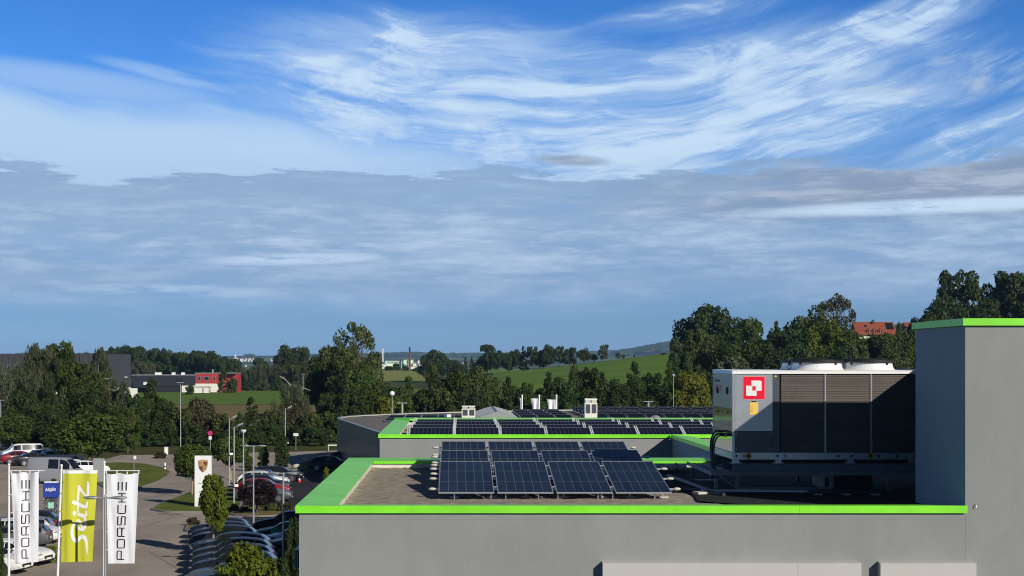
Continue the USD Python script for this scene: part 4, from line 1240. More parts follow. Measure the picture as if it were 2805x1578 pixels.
# ------------------------------------------------------------------ stone-filled sign post with the blue sign
Dg = 105.5
g0, g1 = at(118.3, 1320, Dg), at(158.0, 1320, Dg)
gw = g1[0] - g0[0]
gs = thing("stone_pillar", "grey pillar of caged stones carrying a blue sign, between the first two banners", "pillar", (g0[0] + gw / 2, Dg, 0))
gz1 = EYE - (1362.5 - CY) / F * Dg
stone_m = [mat(f"cage_stone_{k}", c, 0.9, var=0.2, vscale=6) for k, c in enumerate(((0.16, 0.155, 0.15), (0.24, 0.235, 0.22), (0.10, 0.10, 0.10), (0.42, 0.41, 0.39)))]
add("fill", box(-gw / 2 + 0.08, gw / 2 - 0.08, 0.08, 0.52, 0, gz1 - 0.04), M["black"], gs)
rs = np.random.default_rng(5)
for z in np.arange(0.9, gz1 - 0.06, 0.115):
    for x in np.arange(-gw / 2 + 0.06, gw / 2 - 0.03, 0.125):
        for (yy, side) in ((0.06, 0),):
            b = trimesh.creation.icosphere(1, 1.0)
            b.vertices = b.vertices * (1 + 0.25 * (rs.random((len(b.vertices), 1)) - 0.5)) * np.array([0.062, 0.055, 0.055]) * (0.85 + 0.35 * rs.random())
            b.apply_translation([x + 0.03 * (rs.random() - 0.5), yy + 0.02 * rs.random(), z + 0.03 * (rs.random() - 0.5)])
            add("stone", b, stone_m[rs.choice(4, p=[0.42, 0.27, 0.2, 0.11])], gs)
sides_ = []
for z in np.arange(0.05, gz1 - 0.06, 0.13):
    for y in np.arange(0.10, 0.56, 0.12):
        b = trimesh.creation.icosphere(1, 0.065)
        b.vertices = b.vertices * (1 + 0.3 * (rs.random((len(b.vertices), 1)) - 0.5))
        b.apply_translation([gw / 2 - 0.05, y, z])
        sides_.append(b)
for z in np.arange(0.05, 0.9, 0.12):
    for x in np.arange(-gw / 2 + 0.06, gw / 2 - 0.03, 0.125):
        b = trimesh.creation.icosphere(1, 0.062)
        b.apply_translation([x, 0.07, z])
        sides_.append(b)
add("stones", join(sides_), stone_m[0], gs, kind="stuff")
wires = [box(x - 0.004, x + 0.004, -0.008, 0.0, 0, gz1) for x in np.linspace(-gw / 2, gw / 2, 9)] + [box(-gw / 2, gw / 2, -0.016, -0.009, z - 0.004, z + 0.004) for z in np.arange(0.1, gz1, 0.12)]
add("cage", join(wires), M["steel"], gs)
M["signblue"] = mat("sign_blue", (0.028, 0.055, 0.33), 0.35, var=0.06)
bs = add("blue_sign", box(-gw / 2 - 0.01, gw / 2 + 0.01, -0.02, 0.60, gz1 + 0.004, EYE - (1323 - CY) / F * Dg), M["signblue"], gs)
for k in range(3):
    x = -gw / 2 + 0.06 + k * (gw - 0.1) / 3
    add("cap", box(x, x + (gw - 0.16) / 3, 0.02, 0.58, EYE - (1323 - CY) / F * Dg + 0.003, EYE - (1319.5 - CY) / F * Dg), M["white"], gs)
tm = meshkit.text_mesh("Allgäu", 0.21, 0.006, True)
tm.vertices = tm.vertices - [tm.bounds[:, 0].mean(), tm.bounds[:, 1].mean(), 0]
tm.vertices = np.column_stack([tm.vertices[:, 0] * 0.72 / (tm.bounds[1, 0] * 2) + 0.12 * tm.vertices[:, 1], -0.022 - tm.vertices[:, 2], tm.vertices[:, 1] + 0.06 * tm.vertices[:, 0] + (gz1 + EYE - (1323 - CY) / F * Dg) / 2 + 0.03])
add("lettering", tm, M["inkwhite"], bs)
mg = mat("mint_sign", (0.36, 0.72, 0.55), 0.4)
mz = EYE - (1384.5 - CY) / F * Dg
ms = add("mint_sign", box(-0.18, 0.24, -0.03, -0.017, mz - 0.20, mz + 0.20), mg, gs)
for (dx, dz) in ((0.03, 0.12), (-0.09, 0.02), (0.15, 0.02), (0.03, -0.12)):
    add("symbol", box(dx - 0.03, dx + 0.03, -0.034, -0.0305, mz + dz - 0.025, mz + dz + 0.025), mat(f"mint_dark_{dx:.2f}_{dz:.2f}".replace("-", "m").replace(".", "_"), (0.06, 0.30, 0.22), 0.5), ms)

# ------------------------------------------------------------------ lamps
def lamp_twin(px, py, D, label, span=1.83, turn=0.0):
    p = at(px, py, D)
    t = thing("street_lamp", label, "lamp", (p[0], D, 0.0), turn, "twin-armed car park lamps")
    h = p[2]
    add("pole", tube([(0, 0, 0), (0, 0, 1.1), (0, 0, 1.12), (0, 0, h + 0.05)], [0.075, 0.075, 0.055, 0.05], 12), M["lamp"], t, smooth=50)
    add("crosspiece", tube([(-0.30, 0, h), (0.30, 0, h)], 0.035, 8), M["lamp"], t, smooth=50)
    for s in (-1, 1):
        body = trimesh.creation.icosphere(3, 1.0)
        body.apply_scale([0.34, 0.19, 0.065])
        body.apply_translation([s * (span / 2 - 0.33), 0, h + 0.02])
        hd_ = add("lamp_head", body, M["lamp"], t, smooth=True)
        gl = trimesh.creation.icosphere(2, 1.0)
        gl.apply_scale([0.27, 0.14, 0.045])
        gl.apply_translation([s * (span / 2 - 0.33), 0, h - 0.022])
        add("glass", gl, M["lampwhite"], hd_, smooth=True)
    add("base_plate", cbox((0, 0, 0.03), (0.36, 0.36, 0.06)), M["steel"], t)


lamp_twin(288, 1364, 64.8, "grey twin-armed lamp post before the white banner with a pole behind it")
lamp_twin(694.5, 1222, 107.0, "grey twin-armed lamp post rising from the row of dark cars", 1.80)
lamp_twin(776, 1297, 81.5, "grey twin-armed lamp post beside the building corner, above the green car", 1.62)


def lamp_arm(px, py, base_py, label, head, D=None, extra=None):
    D = D or F * EYE / (base_py - CY)
    p = at(px, py, D)
    t = thing("street_lamp", label, "lamp", (p[0], D, 0.0))
    h = p[2]
    add("pole", tube([(0, 0, 0), (0, 0, 1.0), (0, 0, h)], [0.085, 0.08, 0.055], 10), M["lamp"], t, smooth=50)
    add("base_plate", cbox((0, 0, 0.04), (0.4, 0.4, 0.08)), M["steel"], t)
    if head == "arm":
        a = np.array([0.02, 0, h - 0.05])
        b = np.array([0.62, 0.0, h + 0.25])
        add("arm", tube([a, b], 0.03, 8), M["lamp"], t, smooth=50)
        hd_ = add("lamp_head", bar(a * 0.5 + b * 0.5, b + (0.1, 0, 0.05), 0.14, 0.07), M["lamp"], t)
    elif head == "tee":
        add("lamp_head", cbox((0, -0.1, h + 0.03), (0.9, 0.35, 0.09)), M["lamp"], t)
    elif head == "bowl":
        m = revolve([(0.0, -0.16), (0.10, -0.16), (0.20, -0.06), (0.245, 0.05), (0.245, 0.10), (0.0, 0.12)], 20)
        m.apply_translation([0, 0, h + 0.16])
        hd_ = add("lamp_head", m, M["lampwhite"], t, smooth=40)
    elif head == "globe":
        m = trimesh.creation.icosphere(3, 0.36)
        m.apply_translation([0, 0, h])
        add("lamp_head", m, M["white"], t, smooth=True)
    if extra:
        for z in extra:
            f_ = add("floodlight", cbox((0.20, -0.15, z), (0.30, 0.22, 0.20), 0.3), M["white"], t)
            add("bracket", cbox((0.06, -0.05, z), (0.12, 0.10, 0.06)), M["lamp"], f_)


lamp_arm(494.6, 1049, 1227, "tall grey street lamp with flat T head before the dark hedge", "tee")
lamp_arm(628, 1147, 1327.5, "slim lamp post with one slanted arm, behind the pylon, taller of two", "arm", extra=(2.9,))
lamp_arm(641, 1169.6, 1382, "slim lamp post with one slanted arm and a white floodlight box low down", "arm", extra=(1.55,))
lamp_arm(666.8, 1186, 1376, "lamp post with a glass bowl head behind the dark red tree", "bowl")
lamp_arm(781.4, 1120, 1282, "lamp post with slanted arm and floodlight beside the tall cypress", "arm", extra=(2.75,))
lamp_arm(830, 1027, 1120, "far thin street lamp standing in the field", "tee", D=352)
lamp_arm(1074, 1078, 1200, "lamp post with white globe behind the rounded roof end", "globe", D=214)
lamp_arm(1844.6, 1030, 1200, "tall lamp post with small white head behind the long low roof", "bowl", D=246)
lamp_arm(2, 1097, 1226, "thick white pole at the very edge of the car park", "tee", D=206)

# ------------------------------------------------------------------ road signs
def post_sign(px, py, base_py, label, cat, build):
    D = F * EYE / (base_py - CY)
    p = at(px, py, D)
    t = thing("road_sign", label, cat, (p[0], D, 0))
    add("post", tube([(0, 0.04, 0), (0, 0.04, p[2] + 0.1)], 0.035, 8), M["lamp"], t, smooth=50)
    build(t, p[2])


def no_stopping(t, z):
    add("disc", disc(0, z, 0.32, -0.02, 0.03, 28), M["red"], t)
    blue = mat("sign_mauve", (0.10, 0.06, 0.30), 0.5)
    circ = sg.Point(0, z).buffer(0.25)
    d1 = sg.LineString([(-0.3, z - 0.3), (0.3, z + 0.3)]).buffer(0.03)
    d2 = sg.LineString([(-0.3, z + 0.3), (0.3, z - 0.3)]).buffer(0.03)
    pat = circ.difference(d1).difference(d2)
    for q in pat.geoms:
        add("field", face_prism(q, -0.042, 0.006), blue, t)
    add("plate", box(-0.19, 0.19, -0.03, -0.01, z - 0.80, z - 0.36), M["white"], t)
    add("arrow", box(-0.08, 0.08, -0.034, -0.0305, z - 0.50, z - 0.44), M["ink"], t)


def plain_sign(t, z):
    add("plate", box(-0.32, 0.32, -0.03, 0.0, z - 0.19, z + 0.19), M["white"], t)
    add("print", join([box(-0.2 + 0.09 * k, -0.14 + 0.09 * k, -0.034, -0.0305, z - 0.03, z + 0.03) for k in range(5)]), M["ink"], t)


def give_way(t, z):
    tri_ = sg.Polygon([(-0.36, z + 0.31), (0.36, z + 0.31), (0, z - 0.33)]).buffer(-0.04).buffer(0.04)
    add("border", face_prism(tri_, -0.03, 0.03), M["redpaint"], t)
    add("field", face_prism(tri_.buffer(-0.085), -0.036, 0.005), M["white"], t)


post_sign(576, 1187, 1239, "round red and blue no-stopping sign with white plate, by the far road", "road sign", no_stopping)
post_sign(810.5, 1190.5, 1233.5, "small white rectangular sign on a post before the dark trees", "road sign", plain_sign)
post_sign(897.5, 1208, 1250, "white triangular give-way sign with red border beside the barrier", "road sign", give_way)
bp = ground_at(452, 1288)
bo = thing("bollard", "white bollard with black bands at the tip of the grass island", "bollard", bp)
add("body", tube([(0, 0, 0), (0, 0, 0.74), (0, 0, 0.80)], [0.12, 0.11, 0.04], 10), M["white"], bo, smooth=40)
add("band", tube([(0, 0, 0.30), (0, 0, 0.44)], 0.124, 10), M["black"], bo, smooth=40)
bp = ground_at(455.5, 1246)
pb2 = thing("utility_box", "small white roadside cabinet before the dark hedge", "cabinet", bp)
add("housing", cbox((0, 0, 0.50), (0.42, 0.3, 0.95)), M["white"], pb2)
add("lid", cbox((0, 0, 0.995), (0.48, 0.36, 0.035)), M["lamp"], pb2)
br = ground_at(913, 1235)
ba = thing("barrier", "white metal barrier rail beside the give-way sign", "barrier", br)
add("rail", box(-0.72, 0.72, -0.03, 0.03, 0.66, 0.80), M["white"], ba)
for x in (-0.66, 0.66):
    add("post", box(x - 0.04, x + 0.04, -0.031, 0.031, 0, 0.658), M["lampwhite"], ba)
cn = thing("traffic_cone", "red and white traffic cone on the dark car park", "cone", ground_at(820, 1321))
add("body", revolve([(0, 0.55), (0.03, 0.55), (0.13, 0.03), (0.13, 0.0), (0, 0)], 14), M["red"], cn, smooth=40)
add("base", cbox((0, 0, 0.012), (0.34, 0.34, 0.024)), M["red"], cn)
add("stripe", revolve([(0.075, 0.34), (0.105, 0.20), (0.112, 0.20), (0.082, 0.34), (0.075, 0.34)], 14), M["white"], cn)
sgn2 = thing("road_sign", "thin grey post with a small white board on the grass island behind the banners", "road sign", ground_at(367, 1300))
add("post", tube([(0, 0, 0), (0, 0, 1.9)], 0.03, 8), M["lamp"], sgn2, smooth=50)
add("board", cbox((0.10, -0.03, 1.75), (0.26, 0.03, 0.34)), M["white"], sgn2)
gb = thing("advertising_column", "plain pale grey upright board behind the lime yellow banner", "board", ground_at(271, 1323))
add("board", cbox((0, 0, 1.2), (1.05, 0.25, 2.3)), M["lamp"], gb)
add("plinth", cbox((0, 0, 0.06), (1.25, 0.45, 0.12)), M["concrete"], gb)
for k, (px, py) in enumerate(((843, 1262), (852, 1258), (814, 1284))):
    b = trimesh.creation.icosphere(2, 1.0)
    b.vertices = b.vertices * (1 + 0.4 * (meshkit.noise(b.vertices * 1.5 + k * 9, 4) - 0.5))[:, None] * [0.55, 0.35, 0.30]
    b.apply_translation(ground_at(px, py) + (0, 0, 0.2))
    r_ = add("boulder", b, M["concrete"], smooth=True)
    tag(r_, ("pale boulder on the verge, middle of three", "pale boulder on the verge, nearest the give-way sign", "pale boulder beside the foot of the tall cypress")[k], "boulder")

# ------------------------------------------------------------------ trees
def leaf_material(name, a, b, tr=0.25):
    """Leaf colour between a and b by clump and by leaf, with a little change per tree."""
    g = Graph()
    p = g.node("texture_coordinate", "object")
    n = g.noise(p, 5.0, 3, 0.6)
    isl = g.node("geometry", "random_per_island")
    f = g.add(g.mul(g.ss(n, 0.35, 0.65), 0.55), g.mul(isl, 0.45))
    c = g.mixc(f, a, b)
    r = g.node("object_info", "random")
    c = g.node("hsv", "color", hue=g.math("multiply_add", r, 0.030, 0.485), saturation=1.0, value=g.math("multiply_add", r, 0.35, 0.82), fac=1.0, color=c)
    d = g.node("principled_bsdf", "BSDF", base_color=c, roughness=0.6, specular_ior_level=0.18)
    t = g.node("translucent_bsdf", "BSDF", color=g.node("hsv", "color", hue=0.49, saturation=1.1, value=1.15, fac=1.0, color=c))
    return g.build(f"/World/Looks/{name}", surface=g.node("mix_closure", "closure", fac=tr, closure1=d, closure2=t))


L_ = {}
L_["dark"] = leaf_material("leaf_dark", (0.026, 0.046, 0.012), (0.072, 0.112, 0.026))
L_["mid"] = leaf_material("leaf_mid", (0.040, 0.066, 0.012), (0.105, 0.150, 0.028))
L_["olive"] = leaf_material("leaf_olive", (0.050, 0.066, 0.018), (0.120, 0.140, 0.042))
L_["greygreen"] = leaf_material("leaf_greygreen", (0.055, 0.066, 0.030), (0.135, 0.150, 0.075))
L_["fresh"] = leaf_material("leaf_fresh", (0.075, 0.115, 0.010), (0.200, 0.255, 0.028))
L_["yellow"] = leaf_material("leaf_yellow", (0.090, 0.100, 0.010), (0.210, 0.215, 0.030))
L_["maroon"] = leaf_material("leaf_maroon", (0.010, 0.006, 0.008), (0.030, 0.014, 0.016), 0.10)
L_["brown"] = leaf_material("leaf_brown", (0.060, 0.058, 0.028), (0.150, 0.138, 0.070))
M["bark"] = mat("bark", (0.11, 0.085, 0.062), 0.95, var=0.3, vscale=8, bump=0.5, bscale=20)
M["birchbark"] = mat("birch_bark", (0.55, 0.52, 0.45), 0.9, dark=(0.16, 0.14, 0.12), vscale=9)
M["lightbark"] = mat("pale_stem", (0.34, 0.25, 0.15), 0.9, var=0.2, vscale=8)


def crown_cards(rs, centres, radii, n, size, up=0.25, droop=0.0, shell=0.55):
    """n leaf-sized faces scattered through round clumps; unit heights."""
    centres, radii = np.asarray(centres, float), np.asarray(radii, float)
    if radii.ndim == 1:
        radii = np.repeat(radii[:, None], 3, 1)
    w = (radii[:, 0] * radii[:, 2]) ** 1.0
    k = rs.choice(len(centres), n, p=w / w.sum())
    d = rs.normal(size=(n, 3))
    d /= np.linalg.norm(d, axis=1, keepdims=True)
    r = (shell + (1 - shell) * rs.random(n)) ** 0.6
    r = r * (0.80 + 0.40 * meshkit.noise(d * 2.3 + k[:, None] * 1.7, 3))
    p = centres[k] + d * radii[k] * r[:, None]
    p[:, 2] -= droop * rs.random(n) ** 2
    nrm = d * 0.75 + rs.normal(size=(n, 3)) * 0.55 + [0, 0, up]
    nrm /= np.linalg.norm(nrm, axis=1, keepdims=True)
    t = np.cross(nrm, rs.normal(size=(n, 3)))
    t /= np.linalg.norm(t, axis=1, keepdims=True)
    b = np.cross(nrm, t)
    s = size * (0.6 + 0.8 * rs.random(n))[:, None]
    if droop:
        b = b * 0.4 + np.array([0, 0, -1.0]) * 0.9
        t = t * 0.6
    v = np.stack([p - t * s * 0.55, p + b * s * 0.9 - nrm * s * 0.1, p + t * s * 0.55, p - b * s * 0.9], 1).reshape(-1, 3)
    i = np.arange(n) * 4
    f = np.concatenate([np.stack([i, i + 1, i + 2], 1), np.stack([i, i + 2, i + 3], 1)])
    return trimesh.Trimesh(v, f, process=False)


def limbs(rs, base_r, top, targets, h0=0.0, bend=0.05):
    ms = [tube([(0, 0, h0), (bend * 0.4 * rs.normal(), bend * 0.4 * rs.normal(), top * 0.5), (0, 0, top)], [base_r * 1.25, base_r * 0.8, base_r * 0.35], 7)]
    for c in targets:
        z = top * (0.42 + 0.5 * rs.random())
        a = np.array([0, 0, min(z, c[2] - 0.02)])
        mid_ = (a + c) / 2 + rs.normal(size=3) * bend
        ms.append(tube([a, mid_, c], [base_r * 0.42, base_r * 0.28, base_r * 0.10], 5))
    return join(ms)


def make_tree(kind, leaf, seed):
    """Prototype of unit height and about unit crown width (scaled per tree); returns its path."""
    rs = np.random.default_rng(seed)
    p = proto(f"tree_{kind}_{leaf}")
    bark, trunk, cards = M["bark"], None, None
    if kind == "round":                       # broad broadleaf: many clumps in an ellipsoid from 0.18 to 1.0
        C, R = [], []
        while len(C) < 34:
            q = rs.uniform(-1, 1, 3)
            if np.linalg.norm(q) < 1 and np.linalg.norm(q) > 0.35:
                z = 0.58 + 0.36 * q[2]
                C.append((0.37 * q[0], 0.37 * q[1], z))
                R.append(0.10 + 0.06 * rs.random())
        cards = crown_cards(rs, C, R, 7500, 0.027)
        trunk = limbs(rs, 0.022, 0.62, [np.array(c) for c in C[:10]])
    elif kind == "tall":                      # irregular tall broadleaf with separated lobes
        C, R = [], []
        for k in range(30):
            z = 0.20 + 0.74 * rs.random() ** 0.9
            w = 0.36 * math.sin(math.pi * min(1, (z - 0.08) / 0.98)) ** 0.7 + 0.04
            t = rs.uniform(0, 6.28)
            rr_ = w * (0.35 + 0.75 * rs.random())
            C.append((rr_ * math.cos(t), rr_ * math.sin(t), z))
            R.append(0.075 + 0.06 * rs.random())
        C.append((0.02, 0.0, 0.93)); R.append(0.07)
        cards = crown_cards(rs, C, R, 7000, 0.025)
        trunk = limbs(rs, 0.018, 0.80, [np.array(c) for c in C[:14]])
    elif kind == "open":                      # big tree whose branches show through the thin round top
        C, R = [], []
        for k in range(40):                       # full lower crown
            z = 0.14 + 0.46 * rs.random()
            t = rs.uniform(0, 6.28)
            rr_ = 0.36 * (0.45 + 0.55 * rs.random())
            C.append((rr_ * math.cos(t), rr_ * math.sin(t), z))
            R.append(0.085 + 0.035 * rs.random())
        for k in range(52):                       # thin dome
            q = rs.normal(size=3)
            q /= np.linalg.norm(q)
            C.append((0.27 * q[0], 0.27 * q[1], 0.70 + 0.25 * q[2]))
            R.append(0.042 + 0.022 * rs.random())
        cards = crown_cards(rs, C, R, 9000, 0.019)
        trunk = limbs(rs, 0.020, 0.78, [np.array(c) for c in C[40:] if c[2] > 0.62], bend=0.02)
    elif kind == "birch":                     # narrow, feathery, hanging
        C, R = [], []
        for k in range(40):
            z = 0.22 + 0.76 * rs.random()
            w = 0.27 * (1.02 - z) ** 0.55 * min(1, (z - 0.10) * 4) + 0.02
            t = rs.uniform(0, 6.28)
            rr_ = w * (0.2 + 0.9 * rs.random())
            C.append((rr_ * math.cos(t), rr_ * math.sin(t), z))
            R.append((0.05 + 0.03 * rs.random(), 0.05 + 0.03 * rs.random(), 0.085))
        cards = crown_cards(rs, C, np.array(R), 6500, 0.020, droop=0.06, shell=0.2)
        trunk = limbs(rs, 0.014, 0.93, [np.array(c) for c in C[:12]], bend=0.03)
        bark = M["birchbark"]
    elif kind == "spruce":
        C, R = [], []
        for k in range(15):
            z = 0.10 + 0.84 * k / 14
            w = 0.26 * (1.03 - z) ** 0.85 * (0.85 + 0.3 * rs.random())
            for j in range(max(3, int(9 * (1 - z)) + 3)):
                t = rs.uniform(0, 6.28)
                rr_ = w * (0.6 + 0.4 * rs.random())
                C.append((rr_ * math.cos(t), rr_ * math.sin(t), z - 0.10 * rr_ + 0.02 * rs.normal()))
                R.append((0.045 + 0.02 * rs.random(), 0.045 + 0.02 * rs.random(), 0.030))
        C.append((0, 0, 0.965)); R.append((0.012, 0.012, 0.04))
        cards = crown_cards(rs, C, np.array(R), 6500, 0.022, up=0.4, droop=0.015, shell=0.15)
        trunk = limbs(rs, 0.016, 0.97, [])
    elif kind == "column":                    # cypress: a tight spindle from the ground
        C, R = [], []
        for k in range(36):
            z = 0.05 + 0.88 * k / 35
            w = 0.17 * math.sin(math.pi * min(1, 0.12 + 0.88 * z)) ** 0.55
            t = rs.uniform(0, 6.28)
            C.append((w * 0.55 * math.cos(t), w * 0.55 * math.sin(t), z))
            R.append((0.5 * w + 0.03, 0.5 * w + 0.03, 0.075))
        cards = crown_cards(rs, C, np.array(R), 5000, 0.024, up=0.1, shell=0.5)
        trunk = limbs(rs, 0.02, 0.5, [])
    elif kind == "hornbeam":                  # egg-shaped crown on a clear stem
        C, R = [], []
        for k in range(46):
            z = 0.33 + 0.60 * rs.random()
            u_ = (z - 0.27) / 0.75
            w = 0.195 * math.sin(math.pi * min(1, max(0.02, u_) ** 0.80)) ** 0.6
            t = rs.uniform(0, 6.28)
            rr_ = w * (0.4 + 0.6 * rs.random())
            C.append((rr_ * math.cos(t), rr_ * math.sin(t), z))
            R.append((0.066, 0.066, 0.085))
        for (x, y, z) in ((0.02, 0, 0.95), (-0.05, 0.02, 0.92), (0.07, 0, 0.91)):
            C.append((x, y, z)); R.append((0.025, 0.025, 0.06))
        cards = crown_cards(rs, C, np.array(R), 8000, 0.021, up=0.3, shell=0.4)
        trunk = limbs(rs, 0.016, 0.6, [np.array(c) for c in C[:8]])
        bark = M["lightbark"]
    elif kind == "globe":                     # clipped round head on a stem
        C, R = [], []
        for k in range(60):
            q = rs.normal(size=3)
            q /= np.linalg.norm(q)
            C.append((0.36 * q[0], 0.36 * q[1], 0.66 + 0.235 * q[2]))
            R.append((0.13, 0.13, 0.10))
        cards = crown_cards(rs, C, np.array(R), 8000, 0.034, up=0.3, shell=0.5)
        trunk = limbs(rs, 0.030, 0.6, [np.array(c) for c in C[:8]])
        bark = M["lightbark"]
    elif kind == "bush":                      # wide, from the ground
        C, R = [], []
        for k in range(40):
            t = rs.uniform(0, 6.28)
            z = 0.12 + 0.72 * rs.random()
            w = 0.42 * math.sqrt(max(0.02, 1 - ((z - 0.2) / 0.8) ** 2)) if z > 0.2 else 0.42
            rr_ = w * math.sqrt(rs.random()) * 0.95
            C.append((rr_ * math.cos(t), rr_ * math.sin(t), z))
            R.append((0.12, 0.12, 0.15))
        cards = crown_cards(rs, C, np.array(R), 6500, 0.040, up=0.3, shell=0.35)
        trunk = limbs(rs, 0.02, 0.5, [np.array(c) for c in C[:8]])
    elif kind == "willow":
        C, R = [], []
        for k in range(40):
            z = 0.30 + 0.60 * rs.random()
            w = 0.42 * math.sqrt(max(0.03, 1 - ((z - 0.45) / 0.52) ** 2))
            t = rs.uniform(0, 6.28)
            rr_ = w * (0.4 + 0.6 * rs.random())
            C.append((rr_ * math.cos(t), rr_ * math.sin(t), z))
            R.append((0.085, 0.085, 0.16))
        cards = crown_cards(rs, C, np.array(R), 7500, 0.024, droop=0.16, shell=0.15)
        trunk = limbs(rs, 0.020, 0.75, [np.array(c) for c in C[:12]])
    elif kind == "parasol":                   # flat-topped pine
        C, R = [], []
        for k in range(20):
            t = rs.uniform(0, 6.28)
            rr_ = 0.40 * math.sqrt(rs.random())
            C.append((rr_ * math.cos(t), rr_ * math.sin(t), 0.86 + 0.06 * rs.random() - 0.35 * rr_ ** 2))
            R.append((0.13, 0.13, 0.075))
        for k in range(6):
            C.append((0.15 * rs.normal(), 0.15 * rs.normal(), 0.45 + 0.2 * rs.random())); R.append((0.10, 0.10, 0.08))
        cards = crown_cards(rs, C, np.array(R), 5000, 0.026)
        trunk = limbs(rs, 0.026, 0.84, [np.array(c) for c in C[:10]])
    add("trunk", trunk, bark, p, smooth=50)
    add("crown", cards, L_[leaf], p)
    return p


TREE_CACHE, BASES = {}, {}
NTH = "first second third fourth fifth sixth seventh eighth ninth tenth eleventh twelfth thirteenth fourteenth fifteenth sixteenth seventeenth eighteenth nineteenth twentieth".split()
WORDS = {"round": "round-crowned", "tall": "tall-crowned", "open": "open-branched", "birch": "feathery", "spruce": "pointed", "column": "columnar", "bush": "wide",
         "willow": "drooping", "parasol": "flat-topped", "globe": "ball-headed", "hornbeam": "egg-shaped"}
LEAFW = {"dark": "dark green", "mid": "green", "olive": "olive green", "greygreen": "grey-green", "fresh": "fresh yellow-green", "yellow": "yellowing", "maroon": "dark maroon", "brown": "brownish"}
VARIANTS = 2


def plant(kind, leaf, px, ptop, wpx, D, label, name="tree", cat="tree", base=None, zbase=None, variant=None, sq=1.0, free=False, many=False):
    """Tree at picture column px whose top shows at ptop and whose crown is wpx wide there, standing at distance D on the terrain."""
    v = variant if variant is not None else (int(px) + int(ptop)) % VARIANTS
    key = (kind, leaf, v)
    if key not in TREE_CACHE:
        TREE_CACHE[key] = make_tree(kind, leaf, 100 + 17 * v + sum(map(ord, kind + leaf)))
    x = (px - CX) / F * D
    z = float(height(x, D)) if zbase is None else zbase
    top = EYE - (ptop - CY) / F * D
    h = (top - z) / 0.99
    unit = {"round": 0.92, "tall": 0.86, "open": 0.86, "birch": 0.62, "spruce": 0.60, "column": 0.36, "hornbeam": 0.42, "globe": 0.95, "bush": 1.0, "willow": 1.0, "parasol": 1.0}[kind]
    w = wpx / F * D / unit
    lim = {"round": 0.80, "tall": 0.74, "open": 0.74, "willow": 0.78, "birch": 0.78, "spruce": 0.62, "bush": 0.72}.get(kind)
    if lim and not free:
        w = max(w, lim * h)
    path = copy(TREE_CACHE[key], name, label, cat, (x, D, z - 0.05), (px * 37.7) % 360, (w * sq, w * sq, h))
    if many:
        BASES.setdefault(label, []).append((px, path))
    return path


# --- planted trees of the car park
plant("hornbeam", "fresh", 583, 1299, 80, 91.5, "slim egg-shaped yellow-green young tree on a clear stem among the dark cars", variant=0)
plant("globe", "mid", 527, 1213, 112, 133, "ball-headed green tree on the grass island, beside the white pylon", variant=0)
plant("globe", "mid", 632, 1191, 108, 151, "ball-headed green tree behind the lamp posts, beyond the pylon", variant=1)
plant("column", "dark", 721, 1222, 32, 166, "short dark columnar cypress by the far road, middle of three")
plant("column", "dark", 772, 1186, 40, 164, "tallest dark columnar cypress, beside the lamp post with floodlight")
plant("column", "olive", 680, 1245, 27, 163, "smallest olive columnar shrub, half behind the ball-headed tree", "shrub", "shrub")
plant("round", "maroon", 705, 1311, 104, 116, "small dark maroon-leaved tree in the planting bed", variant=0, free=True)
plant("bush", "fresh", 690, 1474, 185, 68, "large yellow-green bush in front of the dark cars", "bush", "bush", variant=0, free=True)
plant("bush", "fresh", 622, 1540, 100, 65, "small yellow-green bush at the lower edge, left of the large bush", "bush", "bush", variant=1, free=True)
plant("round", "dark", 801, 1414, 58, 73, "dark green shrub close against the side wall of the office", "bush", "bush", free=True)
plant("bush", "dark", 772, 1512, 84, 70, "dark low bush in the shade between large bush and wall", "bush", "bush", free=True)
plant("column", "fresh", 897, 1279, 30, 118, "small yellow-green conifer peeping over the green coping", "shrub", "shrub", zbase=0)
plant("bush", "dark", -14, 1405, 70, 60, "dark bush cut by the picture edge beside the first banner", "bush", "bush", free=True)
plant("bush", "fresh", 141, 1490, 40, 88, "small yellow-green bush between white cars and lime banner", "bush", "bush", free=True)
plant("bush", "brown", 530, 1414, 46, 108, "brownish low shrub at the far end of the row of dark cars", "bush", "bush", free=True)
for k, (x, y_, w, lf) in enumerate(((640, 1378, 34, "brown"), (672, 1384, 40, "brown"), (738, 1374, 40, "olive"), (775, 1368, 44, "olive"), (795, 1378, 36, "brown"))):
    plant("bush", lf, x, y_, w, 118, f"{LEAFW[lf]} low shrub in the bed under the maroon tree, {ORD[k]} from the left", "bush", "bush", free=True)
plant("bush", "brown", 440, 1236, 40, 185, "low brownish shrub beside the white roadside cabinet", "bush", "bush", free=True)
plant("bush", "olive", 262, 1300, 36, 150, "olive shrub at the foot of the pale board behind the banners", "bush", "bush", free=True)
plant("bush", "dark", 148, 1308, 26, 142, "dark little shrub before the grey van", "bush", "bush", free=True)

